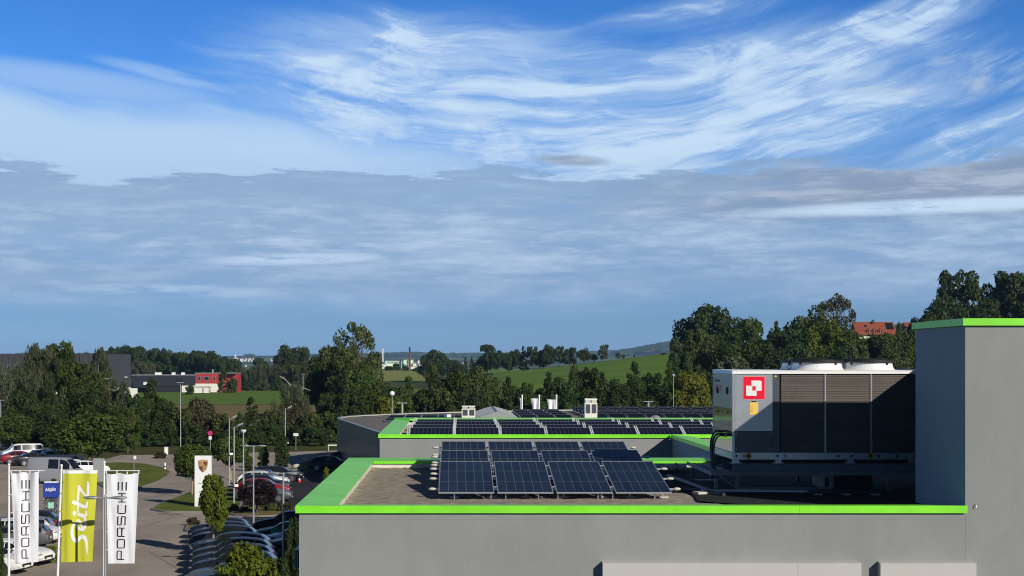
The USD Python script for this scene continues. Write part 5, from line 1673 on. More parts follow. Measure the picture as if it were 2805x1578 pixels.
# --- belt of trees behind the far road, left
BELT = [  # kind, leaf, x, top, width, distance
    ("willow", "greygreen", 15, 988, 90, 240), ("willow", "greygreen", 66, 984, 85, 246), ("birch", "greygreen", 95, 945, 62, 256), ("birch", "greygreen", 127, 951, 66, 252), ("tall", "mid", 149, 943, 55, 258),
    ("birch", "mid", 182, 948, 74, 247), ("tall", "mid", 218, 996, 84, 240), ("birch", "greygreen", 276, 956, 66, 251), ("bush", "brown", 318, 1062, 96, 238), ("tall", "dark", 262, 1010, 80, 262),
    ("round", "dark", 240, 1046, 110, 228), ("willow", "greygreen", 108, 1010, 90, 236), ("spruce", "dark", 140, 1020, 90, 232), ("round", "dark", 60, 1068, 110, 222), ("spruce", "dark", 415, 1034, 110, 232),
    ("tall", "dark", 372, 1080, 90, 224), ("birch", "greygreen", 338, 1046, 60, 236), ("round", "dark", 452, 1092, 90, 226), ("round", "mid", 30, 1122, 120, 205), ("round", "dark", 116, 1098, 130, 214), ("bush", "olive", 350, 1128, 100, 214),
    ("round", "mid", 320, 1098, 110, 219), ("bush", "dark", 398, 1150, 110, 212), ("bush", "dark", 300, 1170, 90, 210), ("bush", "dark", 450, 1165, 90, 212), ("bush", "dark", 60, 1175, 110, 212), ("bush", "dark", 140, 1165, 120, 211),
    ("bush", "brown", 545, 1082, 110, 240), ("bush", "olive", 500, 1112, 90, 226), ("bush", "brown", 560, 1118, 110, 222), ("bush", "olive", 612, 1128, 80, 220), ("bush", "dark", 530, 1160, 100, 214), ("bush", "dark", 596, 1172, 90, 213),
    ("spruce", "dark", 690, 1085, 92, 219), ("spruce", "dark", 655, 1128, 60, 216), ("bush", "olive", 752, 1118, 90, 226), ("bush", "brown", 800, 1112, 90, 228), ("bush", "olive", 846, 1122, 80, 224), ("bush", "mid", 892, 1120, 80, 226),
    ("bush", "dark", 745, 1158, 80, 214), ("bush", "dark", 812, 1160, 90, 214), ("bush", "dark", 868, 1165, 90, 213), ("round", "dark", 905, 1080, 70, 240), ("round", "dark", 945, 1062, 80, 235), ("bush", "mid", 925, 1130, 70, 222),
    ("bush", "dark", 690, 1165, 80, 213),
]
for k, (kd, lf, x, tp, w, D) in enumerate(BELT):
    nb = "spread before the dark warehouse" if x < 290 else "before the far meadow" if x < 640 else "behind the give-way sign and lamp posts"
    what = "tree" if kd != "bush" else "bush"
    plant(kd, lf, x, tp, w, D, f"{LEAFW[lf]} {WORDS[kd]} {what} {nb}", what, what, many=True)
plant("round", "mid", 240, 1115, 225, 172, "great broad green tree hanging over the white cars in the car park", variant=0, sq=0.92)
plant("tall", "mid", 350, 1118, 70, 196, "thin-stemmed green tree right of the great broad tree")
# --- the tall open tree and its neighbours
plant("open", "olive", 968, 883, 150, 300, "tallest open-branched tree of the middle distance, left of the chimneys", variant=0)
plant("round", "dark", 908, 945, 80, 318, "dark round tree leaning on the left of the tallest open-branched tree")
plant("tall", "olive", 930, 960, 90, 292, "olive tree below the tallest open-branched tree")
plant("round", "mid", 985, 1000, 120, 285, "green tree at the foot of the tallest open-branched tree")
plant("round", "dark", 890, 1000, 70, 300, "dark tree left of the foot of the tallest open-branched tree")
plant("bush", "dark", 905, 1070, 90, 262, "dark bush left of the rounded roof end")
plant("willow", "greygreen", 800, 1040, 86, 243, "drooping grey-green tree with bare white branches at the field edge", variant=0)
# bare white branches of that tree
bw = thing("dead_branches", "bare white dead branches standing out of the drooping tree", "branch")
for pts, r_ in (([(812, 1128), (806, 1090), (800, 1060), (782, 1040), (766, 1030)], 0.065), ([(806, 1090), (815, 1072), (830, 1062), (850, 1070)], 0.06), ([(782, 1040), (776, 1031), (778, 1034)], 0.035), ([(800, 1060), (808, 1052), (812, 1078)], 0.035)):
    q = np.array([at(px, py, 247.0) for px, py in pts])
    add("branch", tube(q, np.linspace(r_ * 1.6, r_ * 0.8, len(q)), 6), M["birchbark"], bw, smooth=50)
add("stem", tube([at(812, 1128, 247), (at(812, 0, 247)[0], 247, 0)], 0.16, 6), M["birchbark"], bw, smooth=50)
# --- belt behind the low roof
BACK = [("round", "mid", 1003, 1050, 90, 268), ("bush", "yellow", 1055, 1082, 52, 236), ("tall", "olive", 1045, 1048, 90, 275), ("spruce", "mid", 1118, 1026, 84, 262), ("tall", "dark", 1075, 1062, 80, 255), ("birch", "olive", 1186, 1001, 76, 276),
        ("round", "dark", 1228, 1022, 84, 268), ("tall", "mid", 1262, 1022, 76, 262), ("round", "olive", 1310, 1008, 92, 272), ("round", "dark", 1155, 1062, 100, 245), ("bush", "olive", 1200, 1054, 110, 242), ("round", "mid", 1345, 1050, 80, 250),
        ("spruce", "dark", 1390, 1030, 84, 262), ("round", "dark", 1425, 1056, 90, 250), ("tall", "mid", 1452, 1050, 70, 258), ("spruce", "dark", 1502, 1018, 82, 264), ("round", "dark", 1540, 1034, 92, 256), ("birch", "olive", 1577, 1003, 66, 270),
        ("tall", "dark", 1608, 1008, 84, 264), ("spruce", "dark", 1648, 1018, 76, 260), ("round", "dark", 1690, 1040, 90, 254), ("spruce", "dark", 1735, 988, 104, 266), ("tall", "dark", 1780, 1022, 84, 258), ("spruce", "mid", 1832, 986, 64, 274),
        ("round", "yellow", 1884, 1014, 120, 250), ("round", "dark", 1930, 1010, 90, 272), ("round", "dark", 1290, 1060, 80, 246), ("bush", "dark", 1480, 1072, 110, 240), ("bush", "dark", 1620, 1062, 120, 242), ("bush", "dark", 1760, 1070, 120, 243),
        ("bush", "mid", 1100, 1080, 100, 238), ("bush", "dark", 1380, 1078, 110, 240), ("bush", "dark", 1250, 1082, 110, 238), ("bush", "dark", 1560, 1082, 110, 239), ("bush", "dark", 1690, 1078, 110, 240), ("bush", "dark", 1000, 1092, 90, 236)]
for k, (kd, lf, x, tp, w, D) in enumerate(BACK):
    nb = "behind the grey rounded roof end" if x < 1120 else "behind the arched skylight" if x < 1440 else "behind the distant flags" if x < 1660 else "beside the chiller, beyond the low roof"
    what = "tree" if kd != "bush" else "bush"
    plant(kd, lf, x, tp, w, D, f"{LEAFW[lf]} {WORDS[kd]} {what} {nb}", what, what, many=True)
# --- wooded slope on the right
SLOPE = [("round", "dark", 1928, 833, 108, 395), ("tall", "mid", 1895, 905, 84, 372), ("round", "olive", 1945, 925, 110, 360), ("round", "dark", 2035, 868, 120, 405), ("tall", "mid", 2072, 882, 88, 388), ("spruce", "dark", 2128, 878, 60, 420),
         ("round", "mid", 2205, 843, 130, 400), ("open", "greygreen", 2290, 804, 112, 425), ("round", "fresh", 2262, 872, 96, 372), ("round", "mid", 2338, 905, 86, 368), ("round", "dark", 2412, 911, 90, 372), ("round", "mid", 2442, 908, 56, 378), ("bush", "mid", 2375, 922, 60, 380), ("round", "mid", 2480, 902, 90, 378),
         ("bush", "greygreen", 2010, 972, 130, 310), ("round", "dark", 1985, 935, 90, 350), ("round", "dark", 2110, 940, 120, 350), ("round", "dark", 2180, 930, 110, 352), ("tall", "dark", 1868, 965, 80, 340), ("round", "olive", 2440, 960, 110, 345),
         ("spruce", "dark", 2582, 762, 64, 440), ("tall", "dark", 2632, 742, 104, 446), ("round", "dark", 2600, 815, 130, 430), ("tall", "dark", 2752, 746, 110, 452), ("tall", "dark", 2790, 752, 90, 448), ("round", "dark", 2700, 830, 130, 436), ("round", "dark", 2560, 858, 90, 424), ("birch", "olive", 2462, 885, 24, 520),
         ("round", "dark", 2300, 950, 120, 340), ("bush", "dark", 2050, 1000, 160, 300), ("bush", "dark", 2200, 1000, 160, 302), ("bush", "dark", 2380, 1000, 160, 304), ("bush", "dark", 1940, 1010, 120, 296), ("round", "dark", 2155, 900, 90, 384), ("round", "brown", 2520, 868, 60, 440)]
for k, (kd, lf, x, tp, w, D) in enumerate(SLOPE):
    nb = "at the edge of the green slope" if x < 2000 else "above the chiller" if x < 2330 else "below the orange-roofed house" if x < 2530 else "rising behind the stair tower"
    what = "tree" if kd != "bush" else "bush"
    plant(kd, lf, x, tp, w, D, f"{LEAFW[lf]} {WORDS[kd]} {what} {nb}", what, what, many=True)
# --- trees along the crest of the green slope
CREST = [("round", "dark", 1389, 966, 40, 760), ("round", "dark", 1411, 957, 34, 760), ("spruce", "dark", 1434, 947, 34, 760), ("tall", "dark", 1457, 949, 34, 755), ("round", "dark", 1478, 960, 26, 755), ("round", "dark", 1502, 944, 40, 752), ("tall", "dark", 1532, 948, 36, 752),
         ("birch", "greygreen", 1553, 955, 22, 750), ("tall", "dark", 1569, 952, 26, 750), ("round", "mid", 1601, 953, 38, 748), ("round", "olive", 1626, 967, 24, 748), ("tall", "greygreen", 1653, 944, 36, 745), ("tall", "mid", 1693, 966, 14, 742), ("tall", "mid", 1708, 970, 10, 742), ("spruce", "dark", 1738, 970, 8, 740),
         ("bush", "olive", 1818, 966, 22, 720), ("round", "dark", 1166, 978, 40, 900), ("round", "dark", 1184, 957, 40, 905), ("round", "dark", 1208, 968, 36, 900), ("round", "dark", 1222, 980, 34, 900), ("round", "dark", 1240, 985, 34, 880), ("spruce", "dark", 1275, 976, 26, 870), ("spruce", "dark", 1292, 976, 24, 870),
         ("parasol", "dark", 1335, 941, 42, 790), ("tall", "dark", 1343, 953, 30, 792), ("round", "dark", 1362, 960, 42, 780), ("round", "dark", 1322, 972, 34, 800), ("round", "dark", 1255, 990, 40, 860), ("bush", "dark", 1086, 994, 26, 1170), ("bush", "brown", 1112, 1000, 24, 1160), ("bush", "brown", 1146, 1005, 34, 1150), ("bush", "dark", 1065, 1002, 30, 1150),
         ("round", "dark", 1310, 985, 40, 820), ("round", "dark", 1395, 985, 40, 765), ("round", "dark", 1490, 975, 50, 756), ("round", "dark", 1560, 980, 50, 752)]
for k, (kd, lf, x, tp, w, D) in enumerate(CREST):
    nb = "along the crest of the green slope" if x > 1375 else "beside the pale factory" if x < 1260 else "on the skyline between factory and slope"
    what = "tree" if kd != "bush" else "bush"
    plant(kd, lf, x, tp, w, D, f"far {LEAFW[lf]} {WORDS[kd]} {what} {nb}", what, what, many=True)
# --- woods behind the dark warehouse and beyond the meadow
FARW = [("round", "dark", 301, 955, 40, 830), ("tall", "dark", 322, 950, 36, 830), ("round", "dark", 343, 947, 40, 825), ("tall", "dark", 366, 953, 36, 825), ("round", "dark", 387, 948, 36, 820), ("round", "dark", 410, 957, 40, 820), ("tall", "dark", 432, 954, 40, 815), ("round", "dark", 455, 958, 40, 812), ("tall", "dark", 478, 966, 40, 810),
        ("round", "dark", 502, 963, 42, 805), ("round", "dark", 524, 966, 40, 800), ("tall", "dark", 545, 962, 42, 795), ("round", "mid", 566, 963, 44, 790), ("round", "dark", 582, 962, 34, 785), ("round", "dark", 602, 974, 40, 780), ("round", "dark", 622, 978, 40, 775), ("round", "dark", 643, 982, 40, 770), ("tall", "dark", 600, 985, 30, 670),
        ("willow", "greygreen", 660, 1004, 44, 668), ("willow", "greygreen", 688, 1000, 44, 662), ("willow", "greygreen", 716, 997, 44, 660), ("willow", "greygreen", 742, 994, 44, 660), ("willow", "greygreen", 768, 996, 42, 656), ("round", "dark", 786, 946, 46, 705), ("round", "dark", 822, 949, 52, 700), ("round", "dark", 712, 979, 30, 800),
        ("round", "dark", 800, 980, 60, 690), ("tall", "olive", 815, 1000, 44, 650), ("tall", "greygreen", 842, 998, 50, 640), ("round", "dark", 868, 985, 44, 660), ("spruce", "dark", 611, 1002, 46, 590), ("bush", "olive", 636, 1032, 36, 590), ("bush", "dark", 680, 1040, 40, 640), ("bush", "olive", 720, 1040, 40, 640), ("bush", "dark", 760, 1036, 44, 640),
        ("bush", "dark", 860, 1040, 40, 560), ("round", "greygreen", 380, 985, 54, 800), ("round", "greygreen", 405, 990, 46, 800), ("bush", "olive", 520, 1052, 30, 560), ("round", "dark", 284, 962, 30, 840), ("round", "dark", 234, 966, 40, 845)]
for k, (kd, lf, x, tp, w, D) in enumerate(FARW):
    nb = "in the wood behind the dark warehouse" if x < 520 else "behind the red building" if x < 655 else "on the far side of the meadow"
    what = "tree" if kd != "bush" else "bush"
    plant(kd, lf, x, tp, w, D, f"far {LEAFW[lf]} {WORDS[kd]} {what} {nb}", what, what, many=True)

for base_, rows_ in BASES.items():
    if len(rows_) > 1:
        for k, (_, path_) in enumerate(sorted(rows_)):
            tag(path_, label=f"{base_}, {NTH[k]} from left")

# ------------------------------------------------------------------ vehicles
def paint(name, color, metal=0.0):
    return mat(name, color, 0.42, metal, coat=0.15, spec=0.25)


PAINT = {"navy": paint("paint_navy", (0.010, 0.015, 0.022), 0.2), "black": paint("paint_black", (0.008, 0.009, 0.011)), "white": paint("paint_white", (0.72, 0.73, 0.72)), "red": paint("paint_red", (0.22, 0.007, 0.012)),
         "green": paint("paint_green", (0.006, 0.30, 0.12)), "silver": paint("paint_silver", (0.36, 0.37, 0.38), 0.5), "grey": paint("paint_grey", (0.11, 0.12, 0.125), 0.4), "lightgrey": paint("paint_lightgrey", (0.30, 0.31, 0.33), 0.2)}
M["glass"] = mat("car_glass", (0.010, 0.014, 0.016), 0.06, spec=0.6)
M["tyre"] = mat("tyre_rubber", (0.014, 0.014, 0.014), 0.85)
M["rim"] = mat("wheel_rim", (0.45, 0.46, 0.47), 0.3, 0.8)
M["headlight"] = mat("headlight_glass", (0.22, 0.24, 0.26), 0.15, 0.2)
M["taillight"] = mat("taillight_red", (0.50, 0.010, 0.012), 0.2)
M["chrome"] = mat("trim_chrome", (0.70, 0.71, 0.72), 0.15, 0.9)

CARS = {
    "suv": dict(L=4.68, W=1.92, wheel=0.365, wb=2.80, top=[(-2.34, 0.70), (-2.29, 0.98), (-2.17, 1.14), (-1.72, 1.48), (-1.20, 1.585), (-0.5, 1.625), (0.0, 1.61), (0.38, 1.54), (1.02, 1.16), (1.45, 1.09), (1.95, 0.98), (2.22, 0.84), (2.32, 0.68)],
                ws=(0.44, 0.99), rw=(-2.15, -1.74), sw=[(-1.78, -0.98), (-0.93, -0.08), (-0.02, 0.72)], belt=1.03),
    "sport": dict(L=4.52, W=1.88, wheel=0.34, wb=2.46, top=[(-2.26, 0.62), (-2.20, 0.80), (-1.80, 0.92), (-1.15, 1.13), (-0.55, 1.27), (-0.1, 1.30), (0.25, 1.265), (0.98, 0.93), (1.45, 0.84), (1.95, 0.72), (2.18, 0.60), (2.25, 0.50)],
                  ws=(0.30, 0.94), rw=(-1.65, -0.80), sw=[(-1.02, -0.35), (-0.28, 0.66)], belt=0.86),
    "saloon": dict(L=4.75, W=1.84, wheel=0.33, wb=2.80, top=[(-2.37, 0.66), (-2.33, 0.95), (-2.0, 1.04), (-1.65, 1.12), (-0.95, 1.40), (-0.4, 1.45), (0.1, 1.44), (0.45, 1.37), (1.12, 1.02), (1.6, 0.95), (2.1, 0.84), (2.30, 0.72), (2.36, 0.58)],
                   ws=(0.50, 1.08), rw=(-1.60, -1.02), sw=[(-1.30, -0.75), (-0.70, 0.02), (0.08, 0.82)], belt=0.95),
    "wagon": dict(L=4.78, W=1.84, wheel=0.33, wb=2.80, top=[(-2.39, 0.66), (-2.35, 0.98), (-2.22, 1.12), (-1.95, 1.38), (-1.4, 1.455), (-0.5, 1.475), (0.1, 1.45), (0.45, 1.38), (1.12, 1.03), (1.6, 0.96), (2.1, 0.85), (2.30, 0.72), (2.37, 0.58)],
                  ws=(0.50, 1.08), rw=(-2.22, -1.96), sw=[(-1.95, -1.02), (-0.95, -0.05), (0.02, 0.82)], belt=0.96),
    "bus": dict(L=4.90, W=1.92, wheel=0.34, wb=3.0, top=[(-2.45, 0.72), (-2.44, 1.15), (-2.36, 1.80), (-2.20, 1.93), (-1.0, 1.97), (0.4, 1.96), (0.95, 1.88), (1.62, 1.28), (1.95, 1.16), (2.30, 1.02), (2.42, 0.80), (2.45, 0.62)],
                ws=(1.02, 1.58), rw=(-2.42, -2.37), sw=[(-2.15, -1.25), (-1.20, 0.10), (0.20, 1.22)], belt=1.18),
    "panelvan": dict(L=5.6, W=2.02, wheel=0.36, wb=3.5, top=[(-2.80, 0.75), (-2.79, 1.25), (-2.72, 2.30), (-2.50, 2.44), (-1.0, 2.50), (0.6, 2.48), (1.15, 2.36), (2.02, 1.42), (2.35, 1.22), (2.65, 1.05), (2.77, 0.85), (2.80, 0.66)],
                     ws=(1.25, 1.98), rw=None, sw=[(-0.55, 0.45), (0.60, 1.55)], belt=1.36),
}


def car_proto(kind, color):
    c = CARS[kind]
    p = proto(f"car_{kind}_{color}")
    L, W = c["L"], c["W"]
    tx, tz = np.array(c["top"]).T
    from scipy.interpolate import PchipInterpolator
    zt = PchipInterpolator(tx, tz)
    hx = L / 2

    def halfw(x):
        a = abs(x) / hx
        return W / 2 * (1 - 0.16 * a ** 5 - 0.02 * a ** 2)

    def sect(x):
        """half section from sill to roof middle: list of (y, z)"""
        w, z = float(halfw(x)), float(zt(x))
        zb = min(c["belt"] + 0.02 * (-x), z - 0.05)
        cab = float(np.clip((z - zb - 0.06) / 0.42, 0, 1))
        wr = w * (0.93 - 0.17 * cab)
        edge = z - 0.03 - 0.035 * cab
        lo = 0.24 + 0.14 * (abs(x) / hx) ** 6
        zb2 = max(zb, lo + 0.2)
        return [(w * 0.88, lo), (w * 0.975, lo + 0.12), (w * 1.0, lo + 0.34 * (zb2 - lo) + 0.06), (w * 0.992, lo + 0.75 * (zb2 - lo)), (w * 0.965, zb2), (wr, edge), (wr * 0.90, edge + 0.55 * (z - edge)), (wr * 0.5, z - 0.004), (0.0, z)]

    xs = np.unique(np.concatenate([np.linspace(-hx, hx, 33), tx]))
    xs = xs[(xs >= tx[0]) & (xs <= tx[-1])]
    rows = []
    for x in xs:
        h = sect(x)
        ring = [(x, -y, z) for y, z in h] + [(x, y, z) for y, z in h[-2::-1]]
        rows.append(ring)
    V_ = np.array(rows)
    n, k = V_.shape[:2]
    idx_ = np.arange(n * k).reshape(n, k)
    q = np.stack([idx_[:-1, :-1], idx_[1:, :-1], idx_[1:, 1:], idx_[:-1, 1:]], -1).reshape(-1, 4)
    fl = np.stack([idx_[:-1, -1], idx_[1:, -1], idx_[1:, 0], idx_[:-1, 0]], -1)
    v, f, _ = meshkit.arrays((V_.reshape(-1, 3), np.vstack([q, fl])))
    capf = []
    for r, flip in ((0, 0), (n - 1, 1)):
        cidx = len(v)
        v = np.vstack([v, V_[r].mean(0)])
        for j in range(k):
            a, b = idx_[r, j], idx_[r, (j + 1) % k]
            capf.append([cidx, b, a] if flip else [cidx, a, b])
    body = trimesh.Trimesh(v, np.vstack([f, capf]), process=False)
    trimesh.repair.fix_normals(body)
    add("body", body, PAINT[color], p, smooth=35)

    def patch(P_, off):
        """grid of points (a, b, 3), moved out by off"""
        a, b = P_.shape[:2]
        i_ = np.arange(a * b).reshape(a, b)
        qq = np.stack([i_[:-1, :-1], i_[1:, :-1], i_[1:, 1:], i_[:-1, 1:]], -1).reshape(-1, 4)
        v_, f_, n_ = meshkit.arrays((P_.reshape(-1, 3), qq), True)
        cen = np.array([0, 0, 0.8])
        s_ = np.sign(((v_ - cen) * n_).sum(1).mean())
        m_ = trimesh.Trimesh(v_ + s_ * n_ * off, f_, process=False)
        if s_ < 0:
            m_.invert()
        return m_
    for a, b in c["sw"]:
        for sd in (-1, 1):
            G_ = []
            for x in np.linspace(a, b, 7):
                h = sect(x)
                (y0, z0_), (y1, z1_) = h[4], h[5]
                col = []
                for t in np.linspace(0.10, 0.92, 4):
                    col.append((x, sd * (y0 + (y1 - y0) * t), z0_ + (z1_ - z0_) * t))
                G_.append(col)
            add("side_window", patch(np.array(G_), 0.007), M["glass"], p, smooth=True)
    if kind in ("suv", "wagon", "sport"):
        for sd in (-1, 1):
            pts = []
            for x in np.linspace(c["sw"][0][0] - 0.05, c["sw"][-1][1] + 0.02, 14):
                h = sect(x)
                pts.append((x, sd * (h[5][0] + 0.006), h[5][1] + 0.008))
            add("window_trim", tube(pts, 0.014, 5), M["chrome"] if color in ("silver", "white", "red") else M["black"], p)
    for nm, rng_ in (("windscreen", c["ws"]), ("rear_window", c["rw"])):
        if rng_ is None:
            continue
        G_ = []
        for x in np.linspace(rng_[0], rng_[1], 7):
            h = sect(x)
            pts = [(-y, z) for y, z in h[5:]] + [(y, z) for y, z in h[-2:4:-1]]
            pts = np.array(pts)
            t = np.linspace(0, 1, len(pts))
            tt = np.linspace(0.03, 0.97, 9)
            G_.append([(x, np.interp(u_, t, pts[:, 0]), np.interp(u_, t, pts[:, 1])) for u_ in tt])
        add(nm, patch(np.array(G_), 0.008), M["glass"], p, smooth=True)
    for sx in (c["wb"] / 2 - 0.05, -c["wb"] / 2 - 0.02):
        for sd in (-1, 1):
            r = c["wheel"]
            yo = sd * (float(halfw(sx)) + 0.006)
            arch = trimesh.creation.cylinder(radius=r + 0.065, height=0.02, sections=28)
            arch.apply_transform(trimesh.transformations.rotation_matrix(math.pi / 2, [1, 0, 0]))
            arch.apply_translation([sx, yo - sd * 0.004, r + 0.02])
            add("wheel_arch", arch, M["black"], p)
            prof = [(r - 0.11, -0.11), (r - 0.02, -0.11), (r, -0.08), (r, 0.08), (r - 0.02, 0.105), (r - 0.11, 0.11), (r - 0.11, -0.11)]
            ty = revolve(prof, 28)
            ty.apply_transform(trimesh.transformations.rotation_matrix(-sd * math.pi / 2, [1, 0, 0]))
            ty.apply_translation([sx, yo - sd * 0.08, r])
            wh_ = add("wheel", ty, M["tyre"], p, smooth=40)
            spokes = [cbox((0, 0, 0), (2 * (r - 0.10), 0.05, 0.03)).apply_transform(trimesh.transformations.rotation_matrix(a_, [0, 0, 1])) for a_ in np.arange(5) * math.pi / 5]
            rim_ = join(spokes, revolve([(r - 0.135, -0.03), (r - 0.105, -0.03), (r - 0.105, 0.03), (r - 0.135, 0.03), (r - 0.135, -0.03)], 24), revolve([(0, -0.02), (0.07, -0.02), (0.07, 0.03), (0, 0.03), (0, -0.02)], 14))
            rim_.apply_transform(trimesh.transformations.rotation_matrix(-sd * math.pi / 2, [1, 0, 0]))
            rim_.apply_translation([sx, yo + sd * 0.005, r])
            add("rim", rim_, M["rim"], wh_, smooth=30)

    def lens(x, y, z, s, m_, nm):
        b = trimesh.creation.icosphere(2, 1.0)
        b.apply_scale(s)
        b.apply_translation([x, y, z])
        add(nm, b, m_, p, smooth=True)
    zf = float(zt(hx * 0.93))
    for sd in (-1, 1):
        lens(hx * 0.905, sd * W * 0.375, zf - 0.11, (0.20, 0.12, 0.075), M["headlight"], "headlight")
        zr_ = min(1.0, float(zt(-hx * 0.97)) - 0.04) if kind not in ("bus", "panelvan") else 1.15
        lens(-hx * 0.965, sd * W * 0.385, zr_ - 0.05, (0.08, 0.17, 0.065 if kind not in ("bus", "panelvan") else 0.2), M["taillight"], "taillight")
        mx = c["sw"][-1][1] - 0.08
        hy = float(halfw(mx))
        lens(mx, sd * (hy + 0.07), c["belt"] + 0.05, (0.07, 0.11, 0.07), PAINT[color], "mirror")
    add("grille", cbox((hx * 0.985, 0, 0.50), (0.06, W * 0.50, 0.17)), M["black"], p)
    add("bumper", join(cbox((hx * 0.97, 0, 0.33), (0.10, W * 0.72, 0.10)), cbox((-hx * 0.975, 0, 0.42), (0.10, W * 0.72, 0.16))), M["black"], p)
    add("number_plate", cbox((hx * 0.985 + 0.034, 0, 0.42), (0.01, 0.50, 0.11)), M["white"], p)
    add("number_plate", cbox((-hx - 0.004, 0, 0.66 if kind != "sport" else 0.50), (0.012, 0.50, 0.11)), M["white"], p)
    return p


CAR_CACHE = {}


def park(kind, color, px, D, rz, label, group=None, name="parked_car", cat="car", scale=None):
    key = (kind, color)
    if key not in CAR_CACHE:
        CAR_CACHE[key] = car_proto(kind, color)
    copy(CAR_CACHE[key], name, label, cat, ((px - CX) / F * D, D, 0.022), rz, scale, group)


POS = ["first", "second", "third", "fourth", "fifth", "sixth", "seventh", "eighth", "ninth", "tenth", "eleventh"]
kinds = ["suv", "suv", "suv", "sport", "suv", "suv", "suv", "suv", "saloon", "suv"]
cols = ["navy", "navy", "navy", "navy", "navy", "black", "navy", "navy", "grey", "navy"]
for k in range(10):
    D = 100.2 - 2.78 * k
    park(kinds[k], cols[k], (604, 608, 614, 626, 634, 640, 640, 641, 640, 640)[k] + (k * 7 % 5) - 2, D, 180 + (k * 3 % 4) - 1.5, f"dark parked car in the long row beside the office, {POS[k]} from its far end", "long row of dark cars beside the office", scale=(0.84, 0.86, 0.89, None, None, None, None, None, None, None)[k])
for kind, col, px, D, rz, lb in (
    ("suv", "black", 790, 102.2, 180, "black car behind the green one, nose out past the lamp post"),
    ("sport", "green", 786, 98.4, 181, "bright green sports car parked in front of the office wall"),
    ("sport", "white", 806, 94.8, 179, "white sports car between the green and the dark grey car"),
    ("saloon", "grey", 832, 91.2, 180, "dark grey car in front of the white sports car, half hidden by shrubs"),
    ("saloon", "grey", 722, 127.0, 0, "dark grey car behind the dark maroon tree"),
    ("suv", "red", 722, 131.0, 0, "red car above the dark maroon tree, with grey car in front"),
    ("suv", "black", 724, 135.4, 0, "black car between the red and the white car behind the lamps"),
    ("suv", "white", 722, 140.0, 0, "white car with black bonnet neighbours, behind the bowl-headed lamp"),
    ("saloon", "navy", 724, 144.6, 0, "dark blue car behind the white one, below the cypresses"),
    ("wagon", "black", 764, 149.0, 0, "black car in the far shade beside the traffic cone"),
    ("suv", "navy", 908, 163.0, -4, "large dark blue car parked before the narrow verge"),
    ("suv", "black", 952, 171.0, -4, "black car almost hidden behind the rounded building end"),
    ("saloon", "white", 30, 87.2, -14, "white car whose front shows right of the first banner's foot"),
    ("saloon", "white", -34, 83.8, -14, "white car peeping out under the first banner beside the bush"),
    ("wagon", "grey", 32, 95.0, 184, "grey car showing its red tail light above the white car"),
    ("wagon", "silver", 44, 99.6, 184, "silver car with red tail light beside the stone pillar"),
    ("suv", "white", 64, 97.4, 2, "white car nose between the grey and the silver tail"),
    ("suv", "black", 64, 102.6, 184, "black car at the foot of the stone pillar"),
    ("saloon", "red", 57, 175.0, 28, "dark red car in front of the white minibus"),
    ("saloon", "black", 97, 172.0, 28, "black car right of the dark red car"),
    ("wagon", "white", 139, 179.0, 30, "white car under the great broad tree, left of its trunk"),
    ("wagon", "white", 168, 176.5, 30, "white car right below the grey van's roof line under the tree"),
    ("saloon", "white", 206, 160.0, 30, "white car behind the lime banner's top, left one"),
    ("saloon", "white", 234, 158.0, 30, "white car behind the lime banner's top, right one"),
    ("saloon", "navy", 6, 184.0, 28, "dark car at the far left edge under the trees"),
):
    park(kind, col, px, D, rz, lb)
park("bus", "white", 60, 181.0, 205, "white minibus parked under the trees at the far side", name="minibus", cat="minibus")
park("panelvan", "lightgrey", 158, 146.0, -10, "light grey high-roofed van behind the first two banners", name="delivery_van", cat="van")

# ------------------------------------------------------------------ far buildings
def gable_house(t, w, d, h, rh, wall, roof, x=0, y=0, z=0):
    add("wall", box(x - w / 2, x + w / 2, y, y + d, z, z + h), wall, t)
    m = yz_prism([(y - 0.4, z + h + 0.004), (y + d / 2, z + h + rh), (y + d + 0.4, z + h + 0.004)], x - w / 2 - 0.4, x + w / 2 + 0.4)
    return add("roof", m, roof, t)


M["clad"] = mat("dark_violet_cladding", (0.052, 0.050, 0.058), 0.5, 0.1, var=0.05)
M["clad2"] = mat("blue_black_cladding", (0.020, 0.026, 0.036), 0.5, 0.1, var=0.05)
M["facade"] = mat("white_facade", (0.70, 0.69, 0.65), 0.8, var=0.05)
M["redwall"] = mat("red_facade", (0.36, 0.028, 0.030), 0.6, var=0.05)
M["window"] = mat("window_dark", (0.02, 0.025, 0.03), 0.15)
M["tileroof"] = mat("orange_tiles", (0.27, 0.066, 0.028), 0.8, dark=(0.19, 0.045, 0.022), vscale=1.2)
M["mint"] = mat("mint_facade", (0.58, 0.74, 0.56), 0.8, var=0.08, vscale=0.05)
M["brickred"] = mat("chimney_brick", (0.17, 0.055, 0.045), 0.9, var=0.1)

